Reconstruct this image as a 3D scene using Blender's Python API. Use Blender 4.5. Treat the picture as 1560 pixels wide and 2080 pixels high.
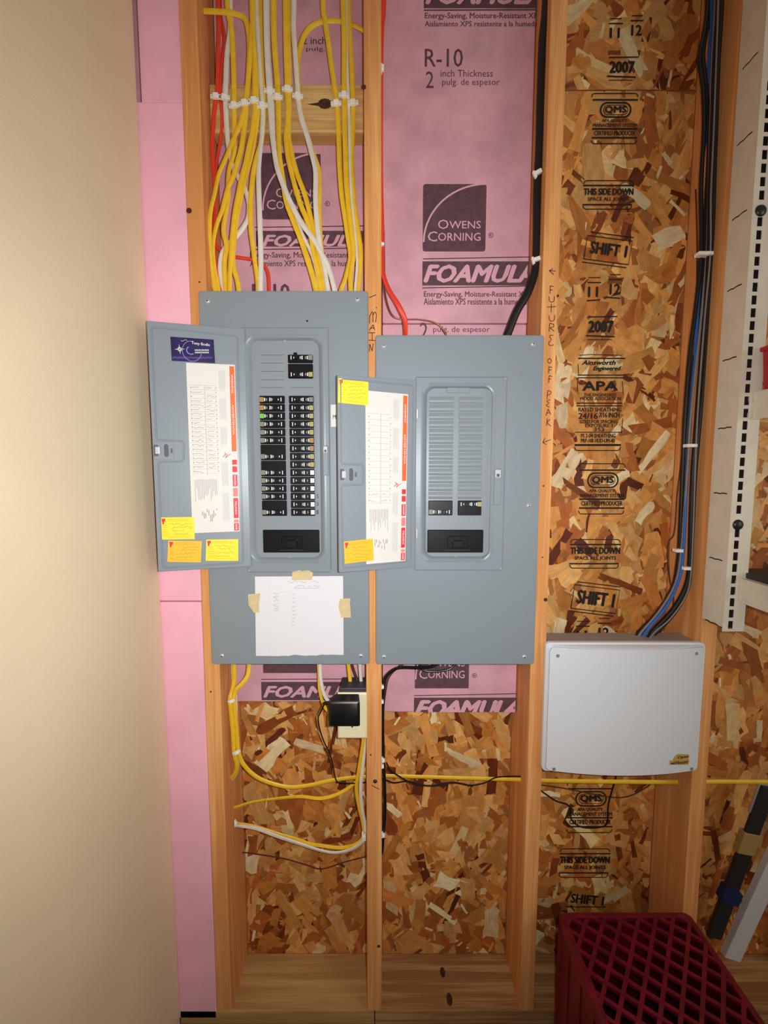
import bpy, bmesh, math, random
from mathutils import Vector
RND = random.Random(11)
V = Vector
for o in list(bpy.data.objects):
    bpy.data.objects.remove(o)
SC = bpy.context.scene
COL = SC.collection

# ------------------------------------------------------------------ camera, world, lights, exposure
FPX, DIST, CAMZ = 900.0, 1.041, 1.45          # focal length in pixels, distance to the stud faces, lens height
PITCH = math.atan(FPX / 9900.0)
cd = bpy.data.cameras.new('camera'); cam = bpy.data.objects.new('camera', cd); COL.objects.link(cam)
cd.sensor_fit = 'VERTICAL'; cd.sensor_height = 36; cd.sensor_width = 27; cd.lens = FPX / 2080 * 36
cd.clip_start = 0.01
cam.location = (0, -DIST, CAMZ); cam.rotation_euler = (math.pi / 2 - PITCH, 0, 0)
SC.camera = cam
SC.view_settings.view_transform = 'Standard'; SC.view_settings.look = 'None'
SC.view_settings.exposure = 0.16; SC.view_settings.gamma = 1.0
SC.view_settings.use_curve_mapping = False
w = bpy.data.worlds.new('world'); SC.world = w; w.use_nodes = True
w.node_tree.nodes['Background'].inputs[0].default_value = (1.0, 0.86, 0.72, 1)
w.node_tree.nodes['Background'].inputs[1].default_value = 0.19

def lamp(name, kind, loc, target, energy, color, **kw):
    d = bpy.data.lights.new(name, kind); d.energy = energy; d.color = color
    for k, v in kw.items(): setattr(d, k, v)
    o = bpy.data.objects.new(name, d); COL.objects.link(o); o.location = loc
    o.rotation_euler = (V(target) - V(loc)).to_track_quat('-Z', 'Y').to_euler()
    return o
# the phone's own flash beside the lens, and the light of the garage doorway to the right behind the photographer
lamp('phone_flash', 'SPOT', (0.045, -DIST + 0.005, CAMZ + 0.012), (-0.10, 0, 1.40), 39.0, (0.93, 0.965, 1.0),
     spot_size=math.radians(138), spot_blend=1.0, shadow_soft_size=0.006)
lamp('garage_doorway_light', 'AREA', (1.95, -1.5, 1.55), (-0.3, 0, 1.6), 7.5, (1.0, 0.90, 0.78), shape='RECTANGLE', size=0.9, size_y=1.1)

# ------------------------------------------------------------------ helpers
def at(u, v, y=0.0):
    """Point of the wall plane at depth y that was read off the photograph at pixel (u, v)."""
    c, s = math.cos(PITCH), math.sin(PITCH)
    a, b = (u - 780) / FPX, (1040 - v) / FPX
    d = V((a, c + b * s, -s + b * c))
    return V((0, -DIST, CAMZ)) + d * ((y + DIST) / d.y)

class Plane:
    def __init__(s, o, ex, ey):
        s.o = V(o); s.ex = V(ex).normalized(); s.ey = V(ey).normalized(); s.n = s.ex.cross(s.ey)
    def pt(s, a, b, h=0.0): return s.o + s.ex * a + s.ey * b + s.n * h
    def uv(s, u, v):
        p0 = V((0, -DIST, CAMZ)); d = at(u, v, 0) - p0
        p = p0 + d * ((s.o - p0).dot(s.n) / d.dot(s.n)) - s.o
        return p.dot(s.ex), p.dot(s.ey)
    def rect(s, u0, v0, u1, v1):
        um, vm = (u0 + u1) / 2, (v0 + v1) / 2
        return s.uv(u0, vm)[0], s.uv(u1, vm)[0], s.uv(um, v1)[1], s.uv(um, v0)[1]

def wallplane(y): return Plane((0, y, 0), (1, 0, 0), (0, 0, 1))

def lin(c):
    f = lambda x: x / 12.92 if x <= .04045 else ((x + .055) / 1.055) ** 2.4
    return (f(c[0] / 255), f(c[1] / 255), f(c[2] / 255), 1)

MATS = {}
def mat(name, col, rough=.6, metal=0., spec=.5, var=0., vscale=40., bump=0., bscale=200., coat=0., col2=None, stretch=(1, 1, 1)):
    if name in MATS: return MATS[name]
    m = bpy.data.materials.new(name); m.use_nodes = True; MATS[name] = m
    nt = m.node_tree; b = nt.nodes['Principled BSDF']
    b.inputs['Roughness'].default_value = rough; b.inputs['Metallic'].default_value = metal
    b.inputs['Specular IOR Level'].default_value = spec; b.inputs['Coat Weight'].default_value = coat
    b.inputs['Base Color'].default_value = lin(col)
    if var or bump:
        tc = nt.nodes.new('ShaderNodeTexCoord'); mp = nt.nodes.new('ShaderNodeMapping')
        mp.inputs['Scale'].default_value = stretch
        nt.links.new(tc.outputs['Object'], mp.inputs[0])
    if var:
        n = nt.nodes.new('ShaderNodeTexNoise'); n.inputs['Scale'].default_value = vscale; n.inputs['Detail'].default_value = 5
        mx = nt.nodes.new('ShaderNodeMix'); mx.data_type = 'RGBA'
        mx.inputs[6].default_value = lin(col)
        mx.inputs[7].default_value = lin(col2) if col2 else lin([c * (1 - var) for c in col])
        nt.links.new(mp.outputs[0], n.inputs['Vector'])
        rp = nt.nodes.new('ShaderNodeMapRange'); rp.inputs[1].default_value = .35; rp.inputs[2].default_value = .68
        nt.links.new(n.outputs['Fac'], rp.inputs[0]); nt.links.new(rp.outputs[0], mx.inputs[0])
        nt.links.new(mx.outputs[2], b.inputs['Base Color'])
    if bump:
        n = nt.nodes.new('ShaderNodeTexNoise'); n.inputs['Scale'].default_value = bscale; n.inputs['Detail'].default_value = 3
        bp = nt.nodes.new('ShaderNodeBump'); bp.inputs['Strength'].default_value = bump; bp.inputs['Distance'].default_value = .001
        nt.links.new(mp.outputs[0], n.inputs['Vector']); nt.links.new(n.outputs['Fac'], bp.inputs['Height'])
        nt.links.new(bp.outputs[0], b.inputs['Normal'])
    return m

def wood(name, c1, c2, axis=2, knots=.0, rough=.62, c3=None):
    """Sawn softwood: growth rings stretched along one axis, fine pores, optional knots."""
    if name in MATS: return MATS[name]
    m = bpy.data.materials.new(name); m.use_nodes = True; MATS[name] = m
    nt = m.node_tree; L = nt.links.new; N = nt.nodes.new; b = nt.nodes['Principled BSDF']
    b.inputs['Roughness'].default_value = rough; b.inputs['Specular IOR Level'].default_value = .3
    tc = N('ShaderNodeTexCoord'); oi = N('ShaderNodeObjectInfo')
    add = N('ShaderNodeVectorMath'); add.operation = 'ADD'
    sc = N('ShaderNodeVectorMath'); sc.operation = 'SCALE'; sc.inputs[0].default_value = (3.1, 5.7, 7.3); L(oi.outputs['Random'], sc.inputs['Scale'])
    L(tc.outputs['Object'], add.inputs[0]); L(sc.outputs[0], add.inputs[1])
    def mapped(s):
        mp = N('ShaderNodeMapping'); v = [s[0]] * 3; v[axis] = s[1]; mp.inputs['Scale'].default_value = v
        L(add.outputs[0], mp.inputs[0]); return mp.outputs[0]
    n1 = N('ShaderNodeTexNoise'); n1.inputs['Scale'].default_value = 1; n1.inputs['Detail'].default_value = 4; n1.inputs['Distortion'].default_value = .6
    L(mapped((45, 1.6)), n1.inputs['Vector'])
    n2 = N('ShaderNodeTexNoise'); n2.inputs['Scale'].default_value = 1; n2.inputs['Detail'].default_value = 3
    L(mapped((420, 9)), n2.inputs['Vector'])
    n3 = N('ShaderNodeTexNoise'); n3.inputs['Scale'].default_value = 1; n3.inputs['Detail'].default_value = 2
    L(mapped((9, 3)), n3.inputs['Vector'])
    s1 = N('ShaderNodeMath'); s1.operation = 'MULTIPLY_ADD'; s1.inputs[1].default_value = .45; L(n2.outputs['Fac'], s1.inputs[0]); L(n1.outputs['Fac'], s1.inputs[2])
    s2 = N('ShaderNodeMath'); s2.operation = 'MULTIPLY_ADD'; s2.inputs[1].default_value = .45; L(n3.outputs['Fac'], s2.inputs[0]); L(s1.outputs[0], s2.inputs[2])
    rp = N('ShaderNodeValToRGB'); L(s2.outputs[0], rp.inputs[0])
    rp.color_ramp.elements[0].position = .68; rp.color_ramp.elements[0].color = lin(c1)
    rp.color_ramp.elements[1].position = 1.22; rp.color_ramp.elements[1].color = lin(c2)
    out = rp.outputs[0]
    if knots:
        vo = N('ShaderNodeTexVoronoi'); vo.inputs['Scale'].default_value = 1; L(mapped((9, 3.4)), vo.inputs['Vector'])
        mr = N('ShaderNodeMapRange'); mr.inputs[1].default_value = knots; mr.inputs[2].default_value = knots * .5
        L(vo.outputs['Distance'], mr.inputs[0])
        mx = N('ShaderNodeMix'); mx.data_type = 'RGBA'; L(mr.outputs[0], mx.inputs[0]); L(out, mx.inputs[6]); mx.inputs[7].default_value = lin(c3 or (96, 48, 22))
        out = mx.outputs[2]
    L(out, b.inputs['Base Color'])
    bp = N('ShaderNodeBump'); bp.inputs['Strength'].default_value = .25; bp.inputs['Distance'].default_value = .0008
    L(n2.outputs['Fac'], bp.inputs['Height']); L(bp.outputs[0], b.inputs['Normal'])
    return m

WORLD = {}
def finish(o, parent, label, cat, group, kind):
    if label: o['label'] = label
    if cat: o['category'] = cat
    if group: o['group'] = group
    if kind: o['kind'] = kind
    if parent: o.parent = parent
    return o

def empty(name, loc, label=None, cat=None, group=None, kind=None):
    o = bpy.data.objects.new(name, None); COL.objects.link(o); o.location = loc; WORLD[o.name] = V(loc)
    o.empty_display_size = .02
    return finish(o, None, label, cat, group, kind)

GL = {}
def glyphs(s, shear, bold):
    k = (s, shear, bold)
    if k not in GL:
        c = bpy.data.curves.new('t', 'FONT'); c.body = s; c.shear = shear; c.offset = bold; c.resolution_u = 2
        o = bpy.data.objects.new('t', c); COL.objects.link(o)
        me = o.evaluated_get(bpy.context.evaluated_depsgraph_get()).to_mesh()
        vs = [(v.co.x, v.co.y) for v in me.vertices]; fs = [tuple(p.vertices) for p in me.polygons]
        bpy.data.objects.remove(o); bpy.data.curves.remove(c)
        GL[k] = (vs, fs)
    return GL[k]

def rrect(x0, x1, z0, z1, r, n=5):
    pts = []
    for cx, cz, a0 in ((x1 - r, z1 - r, 0), (x0 + r, z1 - r, 90), (x0 + r, z0 + r, 180), (x1 - r, z0 + r, 270)):
        for i in range(n + 1):
            a = math.radians(a0 + 90 * i / n); pts.append((cx + r * math.cos(a), cz + r * math.sin(a)))
    return pts

def smooth_path(pts, sub=4):
    pts = [V(p) for p in pts]
    if len(pts) < 3 or sub < 2: return pts
    P = [pts[0] * 2 - pts[1]] + pts + [pts[-1] * 2 - pts[-2]]; out = []
    for i in range(1, len(P) - 2):
        p0, p1, p2, p3 = P[i - 1:i + 3]
        for k in range(sub):
            t = k / sub
            out.append(.5 * (2 * p1 + (p2 - p0) * t + (2 * p0 - 5 * p1 + 4 * p2 - p3) * t * t + (3 * p1 - p0 - 3 * p2 + p3) * t ** 3))
    out.append(pts[-1]); return out

class MB:
    def __init__(s): s.v = []; s.f = []; s.m = []; s.k = 0
    def face(s, idx): s.f.append(tuple(idx)); s.m.append(s.k)
    def poly(s, pts):
        b = len(s.v); s.v += [V(p) for p in pts]; s.face(range(b, b + len(pts))); return s
    def box(s, x0, x1, y0, y1, z0, z1, T=None):
        b = len(s.v)
        for x in (x0, x1):
            for y in (y0, y1):
                for z in (z0, z1):
                    p = V((x, y, z)); s.v.append(T(p) if T else p)
        for q in ((0, 1, 3, 2), (4, 6, 7, 5), (0, 4, 5, 1), (2, 3, 7, 6), (0, 2, 6, 4), (1, 5, 7, 3)): s.face([b + i for i in q])
        return s
    def slab(s, pl, a0, a1, b0, b1, h0, h1):
        return s.prism([pl.pt(a, b, h0) for a, b in ((a0, b0), (a1, b0), (a1, b1), (a0, b1))], pl.n * (h1 - h0))
    def prism(s, loop, ext):
        b = len(s.v); n = len(loop); ext = V(ext)
        s.v += [V(p) for p in loop] + [V(p) + ext for p in loop]
        s.face(list(range(b + n - 1, b - 1, -1))); s.face(range(b + n, b + 2 * n))
        for i in range(n):
            j = (i + 1) % n; s.face((b + i, b + j, b + n + j, b + n + i))
        return s
    def loft(s, loops, cap0=False, cap1=False):
        n = len(loops[0]); b = len(s.v)
        for lp in loops: s.v += [V(p) for p in lp]
        for k in range(len(loops) - 1):
            for i in range(n):
                j = (i + 1) % n; o = b + k * n
                s.face((o + i, o + j, o + n + j, o + n + i))
        if cap0: s.face(range(b + n - 1, b - 1, -1))
        if cap1: s.face(range(b + (len(loops) - 1) * n, b + len(loops) * n))
        return s
    def tube(s, pts, w, t=None, ref=(0, -1, 0), n=8, sub=4, closed=False, twist=None):
        t = t or w; P = smooth_path(pts, sub); loops = []
        for i, p in enumerate(P):
            a = P[max(i - 1, 0)]; c = P[min(i + 1, len(P) - 1)]
            if closed: a = P[i - 1]; c = P[(i + 1) % len(P)]
            tg = (c - a).normalized(); rf = V(ref)
            if abs(tg.dot(rf)) > .97: rf = V((1, 0, .2))
            sd = tg.cross(rf).normalized(); nr = sd.cross(tg)
            if twist:
                q = twist(i / max(len(P) - 1, 1)); sd, nr = sd * math.cos(q) + nr * math.sin(q), nr * math.cos(q) - sd * math.sin(q)
            loops.append([p + sd * (w / 2 * math.cos(2 * math.pi * k / n)) + nr * (t / 2 * math.sin(2 * math.pi * k / n)) for k in range(n)])
        if closed: loops.append(loops[0])
        return s.loft(loops, not closed, not closed)
    def cyl(s, c, axis, r, h, n=12, r2=None):
        ax = V(axis).normalized(); u = ax.orthogonal().normalized(); w2 = ax.cross(u); c = V(c)
        rr = r if r2 is None else r2
        l0 = [c + (u * math.cos(2 * math.pi * i / n) + w2 * math.sin(2 * math.pi * i / n)) * r for i in range(n)]
        l1 = [c + ax * h + (u * math.cos(2 * math.pi * i / n) + w2 * math.sin(2 * math.pi * i / n)) * rr for i in range(n)]
        return s.loft([l0, l1], True, True)
    def dome(s, c, axis, r, h, n=12, rings=4):
        ax = V(axis).normalized(); u = ax.orthogonal().normalized(); w2 = ax.cross(u); c = V(c); loops = []
        for k in range(rings + 1):
            a = math.pi / 2 * k / rings * .96
            loops.append([c + ax * (h * math.sin(a)) + (u * math.cos(2 * math.pi * i / n) + w2 * math.sin(2 * math.pi * i / n)) * (r * math.cos(a)) for i in range(n)])
        return s.loft(loops, False, True)
    def flat(s, pl, pts, h=.0003): return s.poly([pl.pt(a, b, h) for a, b in pts])
    def rect(s, pl, u0, v0, u1, v1, h=.0003):
        a0, a1, b0, b1 = pl.rect(u0, v0, u1, v1); return s.flat(pl, ((a0, b0), (a1, b0), (a1, b1), (a0, b1)), h)
    def stroke(s, pl, pts, wd, h=.0003, px=True, sub=1):
        q = [pl.uv(*p) for p in pts] if px else pts
        q = [V((a, b, 0)) for a, b in q]
        if sub > 1: q = smooth_path(q, sub)
        b0 = len(s.v)
        for i, p in enumerate(q):
            tg = (q[min(i + 1, len(q) - 1)] - q[max(i - 1, 0)])
            tg = tg.normalized() if tg.length > 1e-9 else V((1, 0, 0))
            nn = V((-tg.y, tg.x, 0)) * (wd / 2)
            s.v += [pl.pt(p.x + nn.x, p.y + nn.y, h), pl.pt(p.x - nn.x, p.y - nn.y, h)]
        for i in range(len(q) - 1): s.face((b0 + 2 * i, b0 + 2 * i + 1, b0 + 2 * i + 3, b0 + 2 * i + 2))
        return s
    def text(s, pl, t, a0, a1, b0, b1, h=.0003, shear=0., bold=0., clip=None, rot=0., flipx=False):
        vs, fs = glyphs(t, shear, 0.)
        if not vs: return s
        xs = [p[0] for p in vs]; ys = [p[1] for p in vs]
        x0, x1, y0, y1 = min(xs), max(xs), min(ys), max(ys)
        ca, sa = math.cos(rot), math.sin(rot); cx, cy = (a0 + a1) / 2, (b0 + b1) / 2
        w_ = bold * (b1 - b0) * 1.6                       # heavier lettering: the outline laid down again, shifted by a hair
        for ox, oy in (((0, 0),) if not bold else ((-w_, 0), (w_, 0), (0, w_ * .7), (0, -w_ * .7))):
            b = len(s.v)
            for x, y in vs:
                a = a0 + (x - x0) / (x1 - x0) * (a1 - a0) + ox; c = b0 + (y - y0) / max(y1 - y0, 1e-6) * (b1 - b0) + oy
                da, db = a - cx, c - cy
                a, c = cx + da * ca - db * sa, cy + da * sa + db * ca
                if clip: a = min(max(a, clip[0]), clip[1]); c = min(max(c, clip[2]), clip[3])
                s.v.append(pl.pt(a, c, h))
            for f in fs: s.face([b + i for i in f])
            h += .00002
        return s
    def textpx(s, pl, t, u0, v0, u1, v1, **k):
        return s.text(pl, t, *pl.rect(u0, v0, u1, v1), **k)
    def build(s, name, mats, parent=None, label=None, cat=None, group=None, kind=None, bevel=0, seg=2, smooth=False, origin=None):
        if not isinstance(mats, (list, tuple)): mats = [mats]
        xs = [p.x for p in s.v]; ys = [p.y for p in s.v]; zs = [p.z for p in s.v]
        org = V(origin) if origin is not None else V(((min(xs) + max(xs)) / 2, (min(ys) + max(ys)) / 2, min(zs)))
        me = bpy.data.meshes.new(name); me.from_pydata([tuple(p - org) for p in s.v], [], s.f)
        for m in mats: me.materials.append(m)
        if len(mats) > 1: me.polygons.foreach_set('material_index', s.m)
        if bevel:
            bm = bmesh.new(); bm.from_mesh(me)
            bmesh.ops.recalc_face_normals(bm, faces=bm.faces)
            ed = [e for e in bm.edges if len(e.link_faces) == 2 and e.calc_face_angle(0) > .5]
            bmesh.ops.bevel(bm, geom=ed, offset=bevel, segments=seg, affect='EDGES', profile=.5, clamp_overlap=True)
            bm.to_mesh(me); bm.free()
        if smooth:
            me.polygons.foreach_set('use_smooth', [True] * len(me.polygons))
            me.set_sharp_from_angle(angle=math.radians(40))
        me.update()
        o = bpy.data.objects.new(name, me); COL.objects.link(o); WORLD[o.name] = org
        o.location = org - (WORLD[parent.name] if parent else V((0, 0, 0)))
        return finish(o, parent, label, cat, group, kind)

def dup(o, parent, offset):
    c = o.copy(); COL.objects.link(c); c.parent = parent
    wl = WORLD[o.name] + V(offset); WORLD[c.name] = wl
    c.location = wl - WORLD[parent.name] if parent else wl
    return c

# ------------------------------------------------------------------ materials
m_stud = wood('stud_wood', (248, 184, 116), (218, 146, 84))
m_plate_l = wood('plate_wood_pale', (206, 168, 112), (178, 136, 82), axis=0)
m_plate_r = wood('plate_wood_streaked', (214, 174, 118), (156, 112, 68), axis=0)
m_pine = wood('pine_cleat_wood', (228, 190, 128), (196, 148, 84), axis=0)
m_knot = mat('knot_wood', (84, 42, 26), .7, var=.5, vscale=90)
m_foam = mat('pink_foam', (232, 174, 186), .75, spec=.25, var=.10, vscale=14, bump=.12, bscale=500)
m_foam2 = mat('pink_foam_strip', (255, 190, 206), .75, spec=.25, var=.05, vscale=10, bump=.1, bscale=500)
m_fprint = mat('foam_ink', (104, 70, 80), .7, var=.18, vscale=60)
m_fprint2 = mat('foam_ink_gap', (226, 170, 182), .75)
m_ink = mat('stamp_ink', (24, 15, 11), .75, var=.5, vscale=130, col2=(44, 26, 15))
m_pen = mat('marker_pen', (58, 22, 12), .6)
m_beige = mat('beige_paint', (236, 217, 180), .7, spec=.3, var=.035, vscale=3, bump=.25, bscale=260)
m_conc = mat('concrete', (96, 90, 76), .85, var=.35, vscale=14, bump=.3, bscale=90)
m_gray = mat('panel_gray_paint', (136, 145, 152), .36, spec=.5, bump=.045, bscale=380)
m_gray2 = mat('deadfront_gray_paint', (140, 148, 154), .34, spec=.5, bump=.045, bscale=380)
m_black = mat('breaker_black', (7, 7, 8), .36, spec=.3)
m_black2 = mat('breaker_toggle_black', (10, 10, 11), .3)
m_wprint = mat('white_print', (226, 226, 222), .5)
m_olive = mat('olive_rating_tag', (176, 164, 96), .5)
m_tan = mat('tan_rating_tag', (176, 128, 66), .5)
m_gtag = mat('gray_rating_tag', (132, 130, 118), .5)
m_green = mat('green_test_button', (120, 200, 60), .4)
m_zinc = mat('zinc_screw', (225, 225, 220), .3, metal=.55)
m_chrome = mat('chrome_latch', (240, 240, 240), .2, metal=.45)
m_dkgray = mat('latch_recess', (82, 84, 88), .5)
m_label = mat('label_paper', (228, 222, 214), .55)
m_orange = mat('label_orange', (232, 104, 40), .55)
m_redp = mat('label_red', (226, 44, 56), .55)
m_pinkp = mat('label_pink', (240, 130, 130), .55)
m_lgray = mat('print_gray', (150, 150, 150), .6)
m_lgray2 = mat('print_light_gray', (208, 206, 202), .6)
m_pencil = mat('pencil_gray', (128, 126, 134), .6)
m_yel_s = mat('sticker_yellow', (255, 228, 40), .5)
m_yel_o = mat('sticker_amber', (255, 192, 30), .5)
m_yel_pr = mat('sticker_print', (196, 140, 20), .6)
m_purple = mat('card_indigo', (44, 30, 92), .35, var=.6, vscale=45, col2=(26, 18, 60))
m_lilac = mat('card_lilac', (150, 130, 220), .4)
m_paper = mat('note_paper', (228, 226, 229), .65)
m_tape = mat('masking_tape', (222, 200, 150), .6, var=.08, vscale=60)
m_ny = mat('yellow_cable_jacket', (246, 196, 40), .42, var=.06, vscale=60)
m_nw = mat('white_cable_jacket', (232, 222, 208), .45, var=.05, vscale=60)
m_nr = mat('red_cable_jacket', (230, 62, 38), .42)
m_nk = mat('black_cable_jacket', (20, 19, 22), .38)
m_nb = mat('blue_cable_jacket', (40, 96, 176), .4)
m_ng = mat('gray_cable_jacket', (128, 120, 112), .45)
m_brn = mat('brown_wire', (84, 40, 26), .5)
m_cop = mat('copper_ground', (150, 84, 60), .35, metal=.6)
m_stap = mat('staple_white_plastic', (244, 240, 230), .4)
m_ivory = mat('ivory_plastic', (244, 232, 190), .35)
m_adapt = mat('adapter_black', (20, 20, 20), .35)
m_encl = mat('enclosure_white', (222, 224, 228), .45, spec=.4, bump=.08, bscale=700)
m_tub = mat('enclosure_tub', (158, 146, 138), .5)
m_almond = mat('almond_paint', (226, 216, 196), .5, var=.05, vscale=20, bump=.05, bscale=300)
m_dark = mat('dark_gap', (30, 24, 22), .9)
m_crate = mat('crate_red_plastic', (126, 16, 40), .4, var=.25, vscale=25)
m_redbin = mat('bin_red_plastic', (176, 24, 34), .4)
m_whiteb = mat('white_board_paint', (214, 216, 218), .5)
m_clear = mat('gray_strip_metal', (120, 124, 126), .3, metal=.5)
m_bltape = mat('blue_tape', (30, 42, 90), .5)
m_gold = mat('emblem_gold', (196, 158, 84), .5)
m_emb = mat('emblem_brown', (72, 48, 26), .5)

# ------------------------------------------------------------------ the setting
YB = 0.14            # inner face of the sheathing
YF = 0.095           # face of the foam boards
STUDS = [(-.4385, -.4005), (-.0437, -.0057), (.3570, .3935), (.768, .806), (1.175, 1.213)]
wall = empty('wall_back', (0.1, .07, 0), 'open stud wall with pink foam and strand board between the studs', None, None, 'structure')
for i, (a, b) in enumerate(STUDS):
    st = MB().box(a, b, 0, YB - .002, .0385, 2.75).build('stud', m_stud, wall, bevel=.0015)
    STUDS[i] = (a, b, st)
# pencilled and markered words on the studs
ps = wallplane(0.0)
def strokes(parent, name, sets, wd):
    mb = MB()
    for s in sets: mb.stroke(ps, s, wd, .0006, sub=3 if len(s) > 2 else 1)
    return mb.build(name, m_pen, parent)
strokes(STUDS[2][2], 'marker_writing', [
    [(1115.6, 550), (1128.6, 551)], [(1123, 546), (1115.6, 550)], [(1115.6, 550), (1124.6, 558)],
    [(1117.6, 580.5), (1117, 597)], [(1117.6, 581), (1124.5, 582)], [(1117, 589), (1122.5, 589)],
    [(1114.7, 602), (1116, 611), (1120, 614), (1125, 611), (1125.5, 601.6)],
    [(1120, 617), (1119.5, 635)], [(1111, 624), (1129, 622.7)],
    [(1114.7, 641), (1116, 650), (1120, 652.5), (1125.5, 650), (1126.7, 640)],
    [(1116.5, 657), (1114.7, 674)], [(1116.5, 657), (1124, 659), (1124, 664), (1117, 666)], [(1117, 666), (1125.5, 673)],
    [(1123.7, 681), (1116, 682.5), (1119.5, 690), (1114, 696.5), (1117.5, 702.5), (1124.6, 700)],
    [(1116, 728), (1111.8, 733), (1116, 738), (1120.3, 733), (1116, 728)],
    [(1114.7, 745), (1114, 759)], [(1114.7, 745), (1121, 746.7)], [(1114, 751.5), (1120, 751.5)],
    [(1115.6, 763), (1114, 778)], [(1115.6, 763), (1121.5, 765)], [(1113, 770), (1119.5, 770)],
    [(1112.6, 793), (1111, 811)], [(1112.6, 793), (1119, 796), (1117.5, 801), (1111.5, 802.5)],
    [(1117, 812), (1110.5, 815), (1114.7, 819), (1109.6, 823.5), (1116, 827)],
    [(1108.7, 844), (1113.5, 831)], [(1113.5, 831), (1118.6, 842)], [(1110.5, 839), (1117, 838)],
    [(1111.7, 850), (1110, 865)], [(1117.7, 851.5), (1110.5, 858)], [(1110.5, 858), (1118.6, 866)],
    [(1118.6, 893), (1102.5, 899)], [(1106.6, 890), (1102.5, 899)], [(1102.5, 899), (1109.6, 903)]], .0016)
strokes(STUDS[1][2], 'marker_writing', [
    [(749.5, 605), (764, 599)], [(763.5, 624), (765.5, 626)],
    [(750.5, 657), (751, 641)], [(751, 642), (757, 633), (757.5, 655)], [(757.5, 640), (762, 634), (764.5, 640), (763, 655)],
    [(750, 671), (758, 660)], [(758, 660), (761, 671)], [(752, 667), (760, 666)],
    [(749, 676), (762, 676)], [(756, 676), (756, 691)], [(749, 691), (762, 692)],
    [(750.5, 714), (751, 699)], [(751, 699), (756, 713)], [(756, 713), (758, 698)]], .0017)
def knot(parent, u, v, r, y=0.0, el=1.0):
    c = at(u, v, y)
    MB().prism([c + V((r * math.cos(i * .524), 0, r * el * math.sin(i * .524))) for i in range(12)][::-1], (0, -.0007, 0)).build('knot', m_knot, parent)
knot(STUDS[0][2], 384, 428, .006); knot(STUDS[0][2], 405, 573, .002)
knot(STUDS[1][2], 739, 177, .005); knot(STUDS[1][2], 769, 1922, .004)
knot(STUDS[2][2], 1108, 1218, .0045); knot(STUDS[2][2], 1133, 601, .003); knot(STUDS[0][2], 428, 1405, .002)
knot(STUDS[1][2], 753, 1533, .002); knot(STUDS[2][2], 1104, 987, .002); knot(STUDS[2][2], 1102, 1132, .0018)
# a screw driven into the middle stud
c = at(762, 1587, 0)
MB().dome(c, (0, -1, 0), .0052, .003).build('screw_head', mat('rusty_screw', (70, 38, 22), .5, metal=.4), STUDS[1][2])
MB().stroke(ps, [(755, 1595), (763, 1599), (770, 1603)], .0018, .0006).build('pencil_mark', m_pen, STUDS[1][2])

MB().box(-.536, -.026, .0, YB, .0, .038).build('bottom_plate', m_plate_l, wall, bevel=.001)
MB().box(-.60, 1.7, .0, YB, 2.7505, 2.80).build('top_plate', m_stud, wall)
pr = MB().box(-.0235, 1.7, .0, YB, .0, .038).build('bottom_plate', m_plate_r, wall, bevel=.001)
for u, v, r, el in ((899, 1975, .009, 1), (913, 2030, .010, 1)):
    p0 = V((0, -DIST, CAMZ)); d = at(u, v, 0) - p0; p = p0 + d * ((.038 - CAMZ) / d.z)
    MB().prism([p + V((r * math.cos(i * .524) * .8, r * 1.5 * math.sin(i * .524), 0)) for i in range(12)], (0, 0, .0006)).build('knot', m_knot, pr)

# pink foam strip pieces beside the corner
z1, z2 = at(320, 205).z, at(370, 1222).z
MB().box(-.530, -.4395, .004, .055, z1 + .001, 2.75).build('foam_strip', m_foam2, wall, bevel=.002)
MB().box(-.546, -.4392, .001, .052, z2 + .0012, z1 - .001).build('foam_strip', m_foam2, wall, bevel=.002)
MB().box(-.546, -.4395, .000, .052, .016, z2 - .0012).build('foam_strip', m_foam2, wall, bevel=.003)
MB().box(-.60, -.4386, .056, .14, .0, 2.75).build('backing_board', m_foam, wall)
# foam boards in the two bays that hold the panels
zb1, zb2, zs = at(600, 1425, YF).z, at(900, 1447, YF).z, at(900, 657, YF).z
f1 = MB().box(-.398, -.046, YF, YB - .001, zb1, 2.75).build('foam_board', m_foam, wall, bevel=.0015)
f2 = MB().box(-.004, .355, YF, YB - .001, zs + .0012, 2.75).build('foam_board', m_foam, wall, bevel=.003)
f3 = MB().box(-.004, .354, YF + .001, YB - .001, zb2, zs - .0012).build('foam_board', m_foam, wall, bevel=.003)

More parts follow.
